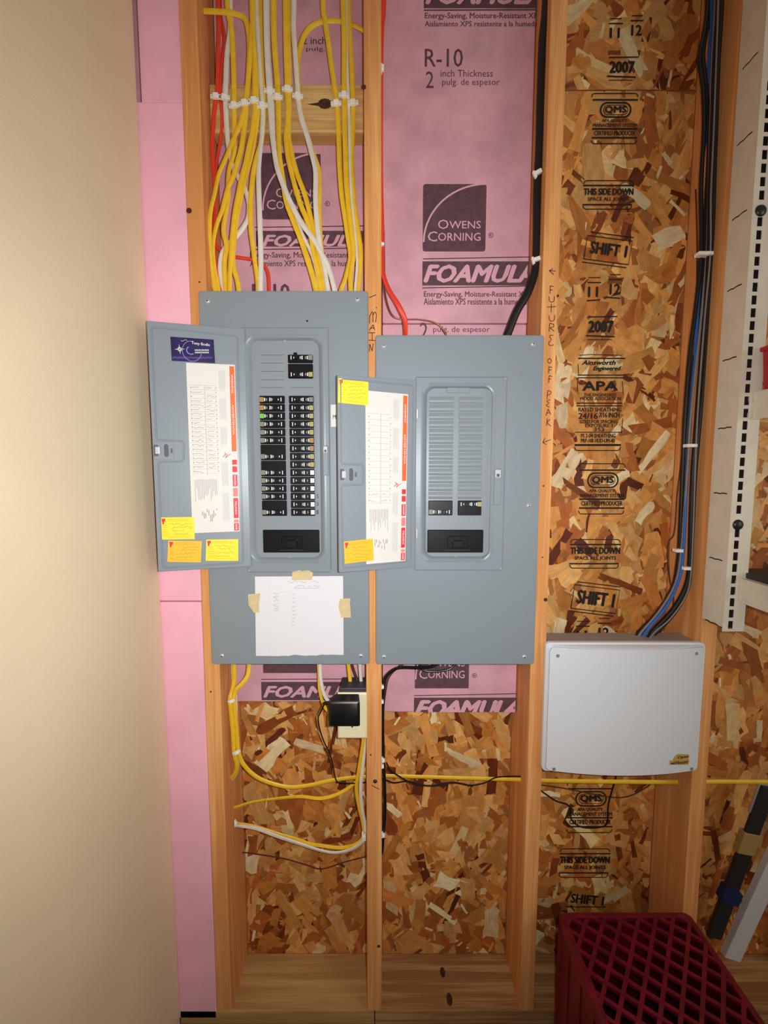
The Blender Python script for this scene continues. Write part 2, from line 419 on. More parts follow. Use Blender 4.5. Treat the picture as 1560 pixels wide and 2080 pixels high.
pf = wallplane(YF)
def oc_logo(mb, u0, v0, u1, v1, clipv=None, text=True):
    """Dark square with a thin light arc and two lines of light capitals."""
    a0, a1, b0, b1 = pf.rect(u0, v0, u1, v1)
    bt = b1 if clipv is None else pf.uv((u0 + u1) / 2, clipv)[1]
    W, H = a1 - a0, b1 - b0; r = .006
    if bt >= b1 - 1e-6: mb.k = 0; mb.flat(pf, rrect(a0, a1, b0, b1, r), .0004)
    else: mb.k = 0; mb.flat(pf, ((a0, b0), (a1, b0), (a1, bt), (a0, bt)), .0004)
    mb.k = 1
    arc = [(a0 + W * (1 - math.cos(t)) * .98 + W * .015, b0 + H * .14 + H * .86 * math.sin(t)) for t in [i * math.pi / 2 / 14 for i in range(15)]]
    arc = [p for p in arc if p[1] <= bt]
    if len(arc) > 1: mb.stroke(pf, arc, .004, .0006, px=False)
    if text:
        def word(first, rest, x0, x1, y0, y1):
            xf = x0 + (x1 - x0) / (len(rest) + 1.45) * 1.4
            mb.text(pf, first, x0, xf - .001, y0, y1, .0006)
            mb.text(pf, rest, xf + .001, x1, y0 + (y1 - y0) * .06, y0 + (y1 - y0) * .86, .0006, bold=.004)
        if b0 + H * .47 <= bt: word('O', 'WENS', a0 + W * .24, a0 + W * .92, b0 + H * .335, b0 + H * .475)
        word('C', 'ORNING', a0 + W * .08, a0 + W * .92, b0 + H * .15, b0 + H * .30)
    mb.k = 0
def reg_mark(mb, u, v, r=.0055):
    a, b = pf.uv(u, v); mb.k = 0
    mb.stroke(pf, [(a + r * math.cos(t * .3927), b + r * math.sin(t * .3927)) for t in range(17)], .0014, .0004, px=False)
    mb.text(pf, 'R', a - r * .45, a + r * .45, b - r * .5, b + r * .5, .0004, bold=.02)
def band(mb, u0, v0, u1, v1, txt, t, clip=None):
    mb.k = 0; mb.rect(pf, u0, v0, u1, v1, .0004); mb.k = 1
    mb.textpx(pf, txt, *t, h=.0006, shear=.32, bold=.045, clip=clip); mb.k = 0
E1, E2 = 'Energy-Saving, Moisture-Resistant XPS', 'Aislamiento XPS resistente a la humedad'
FM = [m_fprint, m_fprint2]
cl2 = (pf.uv(858, 550)[0], .352, -9, 9)
mb = MB()
band(mb, 861, -34, 1100, 17, 'FOAMULAR', (866, -28, 1135, 8), clip=(pf.uv(862, 10)[0], .354, -9, 9))
mb.stroke(pf, [(861, 21), (1104, 20)], .003, .0004)
mb.textpx(pf, E1, 863, 26, 1098, 41, bold=.012); mb.textpx(pf, E2, 863, 43, 1098, 54, bold=.012)
mb.textpx(pf, 'R-10', 863, 99, 940, 136, bold=.004); mb.textpx(pf, '2', 865, 145, 881, 179)
mb.textpx(pf, 'inch Thickness', 895, 142, 1001, 156); mb.textpx(pf, 'pulg. de espesor', 898, 160, 1015, 177)
oc_logo(mb, 859, 374, 987, 511); reg_mark(mb, 997, 478)
mb.stroke(pf, [(859, 526), (1082, 522)], .0025, .0004)
band(mb, 858, 531, 1083, 580, 'FOAMULAR', (862, 539, 1116, 573), clip=cl2)
mb.stroke(pf, [(858, 585), (1080, 581)], .0025, .0004)
mb.textpx(pf, E1, 861, 592, 1076, 606, bold=.012); mb.textpx(pf, E2, 861, 606, 1070, 619, bold=.012)
mb.build('foam_print', FM, f2)
mb = MB()
mb.textpx(pf, '2', 853, 655, 869, 690); mb.textpx(pf, 'pulg. de espesor', 880, 663, 995, 678)
oc_logo(mb, 843, 1268, 953, 1398, clipv=1300); reg_mark(mb, 964, 1372)
mb.stroke(pf, [(841, 1413), (1049, 1409)], .0025, .0004)
bz = zb2 + .0005
mb.rect(pf, 841, 1417, 1049, 1446, .0004); mb.k = 1
mb.textpx(pf, 'FOAMULAR', 846, 1423, 1084, 1455, h=.0006, shear=.32, bold=.045, clip=(-1, .352, bz, 9)); mb.k = 0
mb.build('foam_print', FM, f3)
mb = MB()
mb.textpx(pf, '2 inch', 615, 75, 662, 90, bold=.01); mb.textpx(pf, 'pulg.', 622, 95, 660, 106)
oc_logo(mb, 531, 311, 652, 446); reg_mark(mb, 665, 414)
mb.stroke(pf, [(518, 462), (738, 459)], .0025, .0004)
band(mb, 520, 469, 738, 501, 'FOAMULAR', (534, 478, 762, 500), clip=(pf.uv(522, 480)[0], -.048, -9, 9))
mb.stroke(pf, [(518, 507), (738, 504)], .0025, .0004)
mb.textpx(pf, E1, 508, 512, 736, 527, bold=.012); mb.textpx(pf, E2, 508, 529, 736, 541, bold=.012)
mb.textpx(pf, 'R-10', 513, 577, 588, 612, bold=.02)
oc_logo(mb, 533, 1236, 643, 1367, clipv=1340, text=False)
mb.stroke(pf, [(531, 1380), (738, 1379)], .0025, .0004)
band(mb, 531, 1385, 738, 1422, 'FOAMULAR', (536, 1394, 766, 1416), clip=(-1, -.048, -9, 9))
mb.build('foam_print', FM, f1)

# pine cleat nailed across the first bay
zc0, zc1 = at(600, 268, .05).z, at(600, 170, .05).z
cleat = MB().box(-.3985, -.0455, .05, YF - .001, zc0, zc1).build('cleat', m_pine, wall, bevel=.004)
c = at(660, 211, .05)
MB().prism([c + V((.016 * math.cos(i * .524), 0, .011 * math.sin(i * .524))) for i in range(12)][::-1], (0, -.0007, 0)).build('knot', m_knot, cleat)
MB().prism([c + V((-.04, 0, -.001)), c + V((-.012, 0, .003)), c + V((-.012, 0, -.005))], (0, -.0006, 0)).build('knot_streak', m_knot, cleat)

# strand board sheathing: sheets with a layer of pressed wood strands
def strand_mat():
    m = bpy.data.materials.new('strand_board'); m.use_nodes = True; nt = m.node_tree; b = nt.nodes['Principled BSDF']; L = nt.links.new; N = nt.nodes.new
    b.inputs['Roughness'].default_value = .5; b.inputs['Specular IOR Level'].default_value = .35
    at_ = N('ShaderNodeAttribute'); at_.attribute_name = 'tint'; uv = N('ShaderNodeUVMap'); mp = N('ShaderNodeMapping'); mp.inputs['Scale'].default_value = (14, 420, 1)
    n = N('ShaderNodeTexNoise'); n.inputs['Scale'].default_value = 1; n.inputs['Detail'].default_value = 4; n.inputs['Distortion'].default_value = .4
    mp2 = N('ShaderNodeMapping'); mp2.inputs['Scale'].default_value = (35, 60, 1); n2 = N('ShaderNodeTexNoise'); n2.inputs['Scale'].default_value = 1; n2.inputs['Detail'].default_value = 3
    L(uv.outputs[0], mp.inputs[0]); L(mp.outputs[0], n.inputs['Vector']); L(uv.outputs[0], mp2.inputs[0]); L(mp2.outputs[0], n2.inputs['Vector'])
    r1 = N('ShaderNodeMapRange'); r1.inputs[1].default_value = .3; r1.inputs[2].default_value = .7; r1.inputs[3].default_value = .84; r1.inputs[4].default_value = 1.08
    r2 = N('ShaderNodeMapRange'); r2.inputs[1].default_value = .3; r2.inputs[2].default_value = .7; r2.inputs[3].default_value = .78; r2.inputs[4].default_value = 1.1
    L(n.outputs['Fac'], r1.inputs[0]); L(n2.outputs['Fac'], r2.inputs[0])
    mu = N('ShaderNodeMath'); mu.operation = 'MULTIPLY'; L(r1.outputs[0], mu.inputs[0]); L(r2.outputs[0], mu.inputs[1])
    sc = N('ShaderNodeVectorMath'); sc.operation = 'SCALE'; L(at_.outputs['Color'], sc.inputs[0]); L(mu.outputs[0], sc.inputs['Scale'])
    L(sc.outputs[0], b.inputs['Base Color'])
    bp = N('ShaderNodeBump'); bp.inputs['Strength'].default_value = .3; bp.inputs['Distance'].default_value = .0006; L(n.outputs['Fac'], bp.inputs['Height']); L(bp.outputs[0], b.inputs['Normal'])
    return m
m_strand = strand_mat()
m_osb = mat('strand_board_core', (160, 100, 50), .7)
PAL = [((236, 178, 104), 20), ((226, 156, 80), 28), ((208, 132, 60), 26), ((182, 102, 44), 16), ((142, 72, 30), 9), ((108, 48, 22), 5), ((246, 208, 144), 5)]
PALX = [c for c, k in PAL for _ in range(k)]
def strands(name, parent, x0, x1, z0, z1, seed, dens=1900):
    R = random.Random(seed); n = int((x1 - x0) * (z1 - z0) * dens)
    vs, fs, cols, uvs = [], [], [], []
    for i in range(n):
        big = R.random()
        Ln = R.uniform(.05, .14) if big < .68 else R.uniform(.02, .06)
        Wd = R.uniform(.018, .056) if big < .68 else R.uniform(.006, .020)
        if i > n * .96: Ln = R.uniform(.008, .04); Wd = R.uniform(.003, .009)
        an = R.gauss(math.pi / 2, .8); ca, sa = math.cos(an), math.sin(an)
        cx, cz = R.uniform(x0, x1), R.uniform(z0, z1)
        y = YB - .0001 - .0011 * i / n; tl = R.uniform(-.006, .006); tw = R.uniform(-.012, .012)
        c = PALX[R.randrange(len(PALX))]
        if i > n * .92 and R.random() < .3: c = (250, 222, 170)
        
        if c[0] < 160: Wd *= .65
        k = R.uniform(.88, 1.08); col = lin([min(255, q * k) for q in c]); b = len(vs); m = 4
        top = [(-Ln / 2 + Ln * j / m, Wd / 2 * R.uniform(.62, 1.1)) for j in range(m + 1)]
        bot = [(Ln / 2 - Ln * j / m, -Wd / 2 * R.uniform(.62, 1.1)) for j in range(m + 1)]
        lp = [(-Ln / 2 + R.uniform(-.25, .25) * Wd, R.uniform(-.3, .3) * Wd)] + top + [(Ln / 2 + R.uniform(-.25, .25) * Wd, R.uniform(-.3, .3) * Wd)] + bot
        o1, o2 = R.uniform(0, 9), R.uniform(0, 9)
        for a, q in lp:
            x = min(max(cx + a * ca - q * sa, x0), x1); z = min(max(cz + a * sa + q * ca, z0), z1)
            vs.append((x, y + a * tl + q * tw, z)); cols.append(col); uvs.append((a + o1, q + o2))
        fs.append(tuple(range(b, b + len(lp))))
    org = V(((x0 + x1) / 2, YB, z0))
    me = bpy.data.meshes.new(name); me.from_pydata([(p[0] - org.x, min(p[1], YB - .00002) - org.y, p[2] - org.z) for p in vs], [], fs)
    ca_ = me.color_attributes.new('tint', 'FLOAT_COLOR', 'POINT'); ca_.data.foreach_set('color', [q for c in cols for q in c])
    ul = me.uv_layers.new(name='UVMap'); li = [0] * len(me.loops); me.loops.foreach_get('vertex_index', li)
    ul.data.foreach_set('uv', [q for j in li for q in uvs[j]])
    me.materials.append(m_strand); me.update()
    o = bpy.data.objects.new(name, me); COL.objects.link(o); WORLD[o.name] = org; o.location = org - WORLD[parent.name]; o.parent = parent; o['kind'] = 'stuff'
    return o
zseam = at(1260, 184, YB).z
lo = MB().box(-.60, 1.7, YB, YB + .011, .0, zseam - .0015).build('strand_board', m_osb, wall)
hi = MB().box(-.60, 1.7, YB, YB + .011, zseam + .0015, 2.75).build('strand_board', m_osb, wall)
strands('wood_strands', lo, -.3995, -.045, .039, zb1 + .02, 1)
strands('wood_strands', lo, -.0045, .3555, .039, zb2 + .02, 2)
strands('wood_strands', lo, .3945, .7675, .039, zseam - .0015, 3)
strands('wood_strands', lo, .8065, 1.50, .039, zseam - .0015, 4, 1700)
strands('wood_strands', hi, .3945, .7675, zseam + .0015, 2.75, 5)
strands('wood_strands', hi, .8065, 1.50, zseam + .0015, 2.75, 6, 1700)

# ink stamps on the strand board
pk = wallplane(YB - .0023)
SK = dict(h=.0004, bold=.03)
def hl(mb, u0, u1, v, wd=.0032, dv=0): mb.stroke(pk, [(u0, v), (u1, v + dv)], wd, .0004)
def bracket(mb, u0, u1, v, dn=1, wd=.0026, leg=7):
    mb.stroke(pk, [(u0, v - dn * leg), (u0 + 1.5, v - dn * 2), (u0 + 5, v), (u1 - 5, v), (u1 - 1.5, v - dn * 2), (u1, v - dn * leg)], wd, .0004)
def oval(mb, u0, v0, u1, v1, wd):
    a0, a1, b0, b1 = pk.rect(u0, v0, u1, v1); l = rrect(a0, a1, b0, b1, (b1 - b0) / 2 * .98, 6)
    mb.stroke(pk, l + [l[0]], wd, .0004, px=False)
def stamp(mb): mb.build('ink_stamp', m_ink, lo)
def qms(y, x, full=True):
    mb = MB()
    bracket(mb, x - 48, x + 46, y - 19, dn=-1); hl(mb, x - 46, x + 46, y - 6, .004)
    oval(mb, x - 30, y, x + 31, y + 29, .0042); oval(mb, x - 24, y + 5, x + 25, y + 24, .0018)
    mb.textpx(pk, 'QMS', x - 21, y + 7, x + 22, y + 22, h=.0004, bold=.05)
    mb.textpx(pk, 'APA QUALITY', x - 27, y + 33, x + 24, y + 40, **SK); mb.textpx(pk, 'MANAGEMENT SYSTEM', x - 45, y + 42, x + 43, y + 49, **SK)
    hl(mb, x - 47, x + 44, y + 53, .0045); mb.textpx(pk, 'CERTIFIED PRODUCER', x - 43, y + 57, x + 40, y + 66, **SK)
    hl(mb, x - 48, x + 44, y + 71, .0045); bracket(mb, x - 49, x + 43, y + 83)
    stamp(mb)
qms(209, 1250); qms(961, 1224); qms(1608, 1200)
def tsd(y, x):
    mb = MB()
    bracket(mb, x - 50, x + 51, y - 16, dn=-1); hl(mb, x - 51, x + 52, y - 6, .004)
    mb.textpx(pk, 'THIS SIDE DOWN', x - 50, y, x + 50, y + 13, h=.0004, bold=.045)
    mb.textpx(pk, 'SPACE ALL JOINTS', x - 42, y + 18, x + 42, y + 27, **SK)
    hl(mb, x - 53, x + 48, y + 33, .004); bracket(mb, x - 52, x + 47, y + 42)
    stamp(mb)
tsd(383, 1236); tsd(1112, 1209); tsd(1740, 1188)
def shift(y, x):
    mb = MB(); ra = -math.radians(7)
    a0, a1, b0, b1 = pk.rect(x - 46, y - 24, x + 46, y + 24); cx, cy = (a0 + a1) / 2, (b0 + b1) / 2
    def rt(a, b): da, db = a - cx, b - cy; return cx + da * math.cos(ra) - db * math.sin(ra), cy + da * math.sin(ra) + db * math.cos(ra)
    for q in ([(a0, b0), (a1, b0), (a1, b1), (a0, b1), (a0, b0)], [(a0 - .003, b0 - .008), (a1 - .004, b0 - .008)], [(a0 + .006, b1 + .009), (a1 + .002, b1 + .009)]):
        mb.stroke(pk, [rt(*p) for p in q], .0028, .0004, px=False)
    mb.text(pk, 'SHIFT 1', a0 + .013, a1 - .010, b0 + .016, b1 - .013, .0004, bold=.04, rot=ra)
    stamp(mb)
shift(508, 1235); shift(1217, 1209)
def days(y, x, short=False, up=0):
    mb = MB()
    mb.textpx(pk, '11', x - 28, y, x - 9, y + 20, h=.0004, bold=.03); mb.textpx(pk, '12', x + 16, y - 6, x + 36, y + 15, h=.0004, bold=.03)
    hl(mb, x - 30, x - 2, y - 9); hl(mb, x - 28, x - 4, y - 19, .0024); hl(mb, x + 14, x + 40, y - 15); hl(mb, x + 16, x + 38, y - 25, .0024)
    if not short: hl(mb, x - 31, x - 4, y + 28, .0034, -2); hl(mb, x + 9, x + 37, y + 21, .0034, 2)
    stamp(mb)
days(583, 1223); days(1281, 1200, True); days(57, 1267, True)
def year(y, x):
    mb = MB()
    hl(mb, x - 27, x + 33, y - 8, .003, -1); hl(mb, x - 31, x + 27, y + 30, .0036, 2); hl(mb, x - 28, x + 22, y + 38, .002)
    mb.textpx(pk, '2007', x - 25, y, x + 24, y + 23, h=.0004, bold=.045)
    stamp(mb)
year(652, 1221); year(125, 1264)
mb = MB()
mb.stroke(pk, [(1176, 722), (1200, 720), (1262, 722)], .002, .0004); hl(mb, 1174, 1270, 728, .0036)
mb.textpx(pk, 'Ainsworth', 1182, 732, 1250, 741, h=.0004, bold=.05, shear=.3); mb.textpx(pk, 'Engineered', 1205, 744, 1261, 755, h=.0004, bold=.04, shear=.3)
hl(mb, 1173, 1268, 762, .003); hl(mb, 1173, 1268, 767.5, .003)
mb.textpx(pk, 'APA', 1184, 775, 1254, 793, h=.0004, bold=.05)
mb.textpx(pk, 'THE ENGINEERED', 1186, 799, 1252, 805, **SK); mb.textpx(pk, 'WOOD ASSOCIATION', 1177, 806, 1261, 813, **SK)
hl(mb, 1171, 1264, 819, .003); hl(mb, 1171, 1264, 824.5, .003)
mb.textpx(pk, 'RATED SHEATHING', 1175, 828, 1262, 836, **SK); mb.textpx(pk, '24/16', 1175, 839, 1214, 851, **SK); mb.textpx(pk, '7/16 INCH', 1217, 838, 1258, 848, **SK)
mb.textpx(pk, 'SIZED FOR SPACING', 1177, 853, 1254, 860, **SK); mb.textpx(pk, 'EXPOSURE 1', 1189, 861, 1244, 868, **SK); mb.textpx(pk, '353', 1207, 869, 1227, 876, **SK)
hl(mb, 1168, 1261, 878, .0022)
mb.textpx(pk, 'PS 2-04 SHEATHING', 1180, 881, 1250, 889, **SK); mb.textpx(pk, 'PRP-108 HUD-UM-40', 1180, 891, 1248, 899, **SK)
hl(mb, 1167, 1261, 904, .0055); bracket(mb, 1167, 1260, 915)
mb.stroke(pk, [(1174, 740), (1175, 760)], .002, .0004); mb.stroke(pk, [(1173, 775), (1173, 795)], .002, .0004); mb.stroke(pk, [(1264, 775), (1266, 800)], .002, .0004); mb.stroke(pk, [(1265, 850), (1262, 880)], .002, .0004)
stamp(mb)
mb = MB(); mb.textpx(pk, 'SHIFT 1', 1160, 1818, 1226, 1836, h=.0004, bold=.03, rot=-.1); hl(mb, 1150, 1230, 1842); stamp(mb)

MB().box(-.62, -.536, -3.2, -.001, 0, 2.75).build('wall_left', m_beige, None, 'smooth beige painted side wall meeting the stud wall at the corner', None, None, 'structure', bevel=.003)
MB().box(-.62, 2.4, -3.2, .16, -.06, -.0005).build('floor', m_conc, None, 'dark concrete garage floor below the bottom plate', None, None, 'structure')

# ------------------------------------------------------------------ electrical panels
YC = -.010           # face of the panel covers
YD = .001            # face of the dead fronts
def screw(parent, u, v, y, r=.0055, cross=True):
    c = at(u, v, y)
    o = MB().dome(c, (0, -1, 0), r, .0036, 12, 3).build('screw', m_zinc, parent, smooth=True)
    a = RND.uniform(0, 1.5); mb = MB()
    for q in (a, a + math.pi / 2):
        dx, dz = math.cos(q), math.sin(q)
        mb.prism([c + V((dx * r * .55 * s + dz * r * .11 * t, -.0033, dz * r * .55 * s - dx * r * .11 * t)) for s, t in ((-1, -1), (1, -1), (1, 1), (-1, 1))], (0, -.0005, 0))
    mb.build('slot', m_dkgray, o)

def breaker_geo(parent, x0, x1, z0, z1, side, tag, double=False, hz=None):
    """One breaker: body, toggle set in a well, rating tag at the outer end. side -1: tag on the left."""
    h = YD - .006
    g = .0007; b = MB().box(x0, x1, h, YD + .004, z0 + g, z1 - g).build('breaker', m_black, parent, bevel=.0012, seg=1)
    W = x1 - x0; zc = (z0 + z1) / 2 if hz is None else hz
    X = lambda f: x0 + W * f if side < 0 else x1 - W * f
    hh = min(.0066, (z1 - z0) * .36)
    MB().box(min(X(.56), X(.70)), max(X(.56), X(.70)), h - .006, h, zc - hh * .75, zc + hh * .75).build('toggle', m_black2, b, bevel=.001, seg=1)
    p = wallplane(h); mb = MB()
    def q(f0, f1, s=1.0, dz=0): mb.flat(p, ((min(X(f0), X(f1)), zc + dz - hh * s * .8), (max(X(f0), X(f1)), zc + dz - hh * s * .8), (max(X(f0), X(f1)), zc + dz + hh * s * .8), (min(X(f0), X(f1)), zc + dz + hh * s * .8)), .0004)
    mb.k = 0; q(.01, .17, 1.0) if tag else None
    mb.k = 1; q(.19, .235, .7) if tag != 2 else None
    q(.40, .44, .75); q(.465, .49, .6); q(.74, .775, .35); q(.85, .885, .8)
    mb.k = 2; q(.27, .31, .5); q(.50, .53, .5)
    mb.build('rating_tag', [{0: m_gtag, 1: m_olive, 2: m_wprint, 3: m_tan, 4: m_gtag, 5: m_green}[tag], m_wprint, m_lgray], b)
    return b

def main_breaker(parent, u0, v0, u1, v1, uh):
    p = wallplane(YD); a0, a1, b0, b1 = p.rect(u0, v0, u1, v1); h = YD - .004
    b = MB().box(a0, a1, h, YD + .004, b0, b1).build('main_breaker', m_black, parent, bevel=.0015, seg=1)
    xc = p.uv(uh, (v0 + v1) / 2)[0]; zc = b0 + (b1 - b0) * .42
    MB().box(xc - .024, xc + .024, h - .0025, h, zc - .012, zc + .017).build('toggle_well', m_black, b, bevel=.001, seg=1)
    MB().box(xc - .013, xc + .013, h - .011, h - .002, zc - .009, zc + .008).build('toggle', m_black2, b, bevel=.0015, seg=1)
    MB().flat(wallplane(h), ((xc - .030, b0 + .006), (xc + .028, b0 + .006), (xc + .028, b0 + .0065), (xc - .030, b0 + .0065)), .0004).build('rating_line', m_dkgray, b)

def panel(name, label, cov, hole, dead, frame):
    x0, x1, z0, z1 = cov
    root = empty(name, ((x0 + x1) / 2, .04, z0), label, 'panel')
    H = hole; n = 6
    def L(r, rad, y): return [V((a, y, b)) for a, b in rrect(*r, rad, n)]
    ins = lambda r, d: (r[0] + d, r[1] - d, r[2] + d, r[3] - d)
    loops = [L(cov, .007, -.0005), L(cov, .007, YC + .003), L(ins(cov, .0012), .007, YC + .0006), L(ins(cov, .004), .006, YC)]
    loops += [L(ins(cov, .005), .006, YC), L(ins(frame, -.0042), .004, YC), L(ins(frame, -.0032), .004, YC), L(ins(frame, -.0016), .004, YC - .0016), L(frame, .004, YC), L(ins(frame, .0008), .004, YC)]
    loops += [L(ins(H, -.005), .026, YC), L(ins(H, -.004), .026, YC), L(H, .024, YC - .0012), L(ins(H, .004), .022, YC + .001), L(dead, .019, YD)]
    MB().loft(loops).build('cover', m_gray, root, smooth=True)
    MB().poly([V((a, YD, b)) for a, b in rrect(*ins(dead, -.001), .019, n)][::-1]).build('dead_front', m_gray2, root)
    MB().box(x0 + .018, x1 - .018 if x1 < 0 else x1 - .008, .0012 + YD, .09, z0 + .006, z1 - .006).build('tub', m_gray, root)
    return root

pc, pd = wallplane(YC), wallplane(YD)
P1 = panel('electrical_panel', 'taller gray breaker panel with two full columns of black breakers, left of middle stud',
           (-.416, -.0355, .9866, 1.8534), pc.rect(503, 682, 658, 1141), pd.rect(516, 692, 650, 1132), pc.rect(499, 668, 668, 1160))
P2 = panel('electrical_panel', 'shorter gray breaker panel of mostly blank fillers, right of middle stud',
           (-.0195, .3625, .9862, 1.7575), pc.rect(857, 781, 1001, 1139), pd.rect(866, 789, 996, 1130), pc.rect(845, 768, 1023, 1156))
for u, v in ((422, 612), (726, 608), (451, 1332), (733, 1332)): screw(P1, u, v, YC)
for u, v in ((780, 703), (1083, 699), (780, 1334), (1065, 1334), (1074, 1027)): screw(P2, u, v, YC)
for r, u, v in ((P1, 578, 692), (P1, 590, 1133), (P2, 931, 791), (P2, 926, 1132)): screw(r, u, v, YD, .0028)
MB().cyl(at(624, 652, YC), (0, -1, 0), .0022, .0006).build('drill_hole', m_dark, P1)
# breakers of the fuller panel
A0, A1 = pd.uv(531, 926)[0], pd.uv(581, 926)[0]
B0, B1 = pd.uv(590, 926)[0], pd.uv(639, 926)[0]
ztop, zbot = pd.uv(600, 804)[1], pd.uv(600, 1048)[1]; PI_ = (ztop - zbot) / 15
tags_r = [0, 1, 1, 1, 1, 3, 3, 1, 1, 2, 2, 2, 2, 2, 2]; tags_r[0] = 4
for i in range(15): breaker_geo(P1, B0, B1, ztop - PI_ * (i + 1), ztop - PI_ * i, 1, tags_r[i])
seq = [(1, 3), (1, 3), (1, 5), (1, 4), (1, 4), (1, 4), (2, 4), (2, 4), (1, 4), (1, 4), (1, 4), (2, 4)]
k = 0
for n, tg in seq:
    zt, zb = ztop - PI_ * k, ztop - PI_ * (k + n); k += n
    breaker_geo(P1, A0, A1, zb, zt, -1, tg, n > 1, None if n == 1 else zb + PI_ * .5)
a0, a1, b0, b1 = pd.rect(586, 721, 636, 770)
bb = breaker_geo(P1, a0, a1, b0 + (b1 - b0) * .64, b1, 1, 4, True, b1 - PI_ * .4)
breaker_geo(P1, a0, a1, b0, b0 + (b1 - b0) * .62, 1, 1, True, b0 + PI_ * .5)
MB().box(a0 + .014, a0 + .022, YD - .011, YD - .004, b1 - .004, b1 + .003).build('toggle', m_black2, P1, bevel=.001)
# twist-out blanks scored into the dead fronts
def scored(parent, u0, u1, vs):
    mb = MB()
    for v in vs: mb.rect(pd, u0, v, u1, v + .9, .0004)
    mb.build('scored_line', m_dkgray, parent)
scored(P1, 529, 577, (721, 737, 754, 771, 787)); scored(P1, 591, 637, (787,))
main_breaker(P1, 535, 1076, 649, 1122, 594)
main_breaker(P2, 868, 1076, 981, 1122, 929)
E0, E1_ = pd.uv(871, 930)[0], pd.uv(920, 930)[0]; G0, G1 = pd.uv(931, 930)[0], pd.uv(979, 930)[0]
zt2, zb2_ = pd.uv(925, 805)[1], pd.uv(925, 1014)[1]; q2 = (zt2 - zb2_) / 13
for x0, x1 in ((E0, E1_), (G0, G1)):
    first = None
    for i in range(13):
        if first is None:
            za, zc = zt2 - q2 + .0008, zt2 - .0008; mb = MB(); n = 6; lps = []
            for j in range(n + 1):
                t = j / n; z = za + (zc - za) * t; yy = YD - .0004 - .0042 * math.sin(math.pi * min(1, t * 1.0)) * (1.25 - .8 * t)
                lps.append((z, yy))
            pts = [V((x0, y, z)) for z, y in lps] + [V((x0, YD + .002, zc)), V((x0, YD + .002, za))]
            mb.prism(pts, (x1 - x0, 0, 0)); first = mb.build('filler_plate', m_gray2, P2, smooth=True)
        else: dup(first, P2, (0, 0, -q2 * i))
zq0, zq1 = pd.uv(925, 1047)[1], pd.uv(925, 1016)[1]
breaker_geo(P2, E0, E1_, zq0, zq1, -1, 4, True, zq0 + .009)
breaker_geo(P2, G0, G1, zq0, zq1, 1, 1, True, zq1 - .009)
MB().box(at(908, 787, YD).x, at(954, 787, YD).x, YD - .003, YD, at(925, 798, YD).z, at(925, 787, YD).z).build('retainer_clip', m_gray2, P2, bevel=.001)
# small row numbers beside the lowest breakers
mb = MB()
for v, s in ((1008, '5'), (1024, '3'), (1040, '1')): mb.textpx(pd, s, 643.5, v - 4, 647, v + 4, h=.0004, bold=.03)
mb.build('row_numbers', m_dkgray, P1)
# latch strikes at the right of the openings
def strike(parent, u0, v0, u1, v1):
    a0, a1, b0, b1 = pc.rect(u0, v0, u1, v1); W, H = a1 - a0, b1 - b0
    s = MB().loft([[V((a, YC - .0002, b)) for a, b in rrect(a0, a1, b0, b1, .003, 3)], [V((a, YC - .0022, b)) for a, b in rrect(a0 + .001, a1 - .001, b0 + .001, b1 - .001, .0025, 3)]], False, True).build('latch_strike', m_gray, parent)
    MB().box(a0 + W * .15, a1 - W * .15, YC - .003, YC - .0015, b1 - H * .24, b1 - H * .03).build('strike_plate', m_chrome, s, bevel=.0006)
    MB().box(a0 + W * .3, a1 - W * .3, YC - .0034, YC - .0026, b1 - H * .22, b1 - H * .14).build('strike_hole', m_dkgray, s)
strike(P1, 656, 905, 667, 966); strike(P2, 1003, 952, 1018, 1026)
# white tag half hidden behind the second panel's door
a0, a1, b0, b1 = pc.rect(672, 822, 694, 867)
tg = MB().slab(pc, a0, a1, b0, b1, .0002, .0006).build('tag', m_label, P1)
MB().text(pc, 'ML', a0 + .005, a0 + .017, b0 + .018, b0 + .027, .001, bold=.008).build('tag_writing', m_pen, tg)
# pencilled scribble at the second panel's upper right
MB().stroke(pc, [(1056, 757), (1060, 764), (1057, 762), (1062, 768)], .0006, .0004).build('pencil_mark', m_pencil, P2)

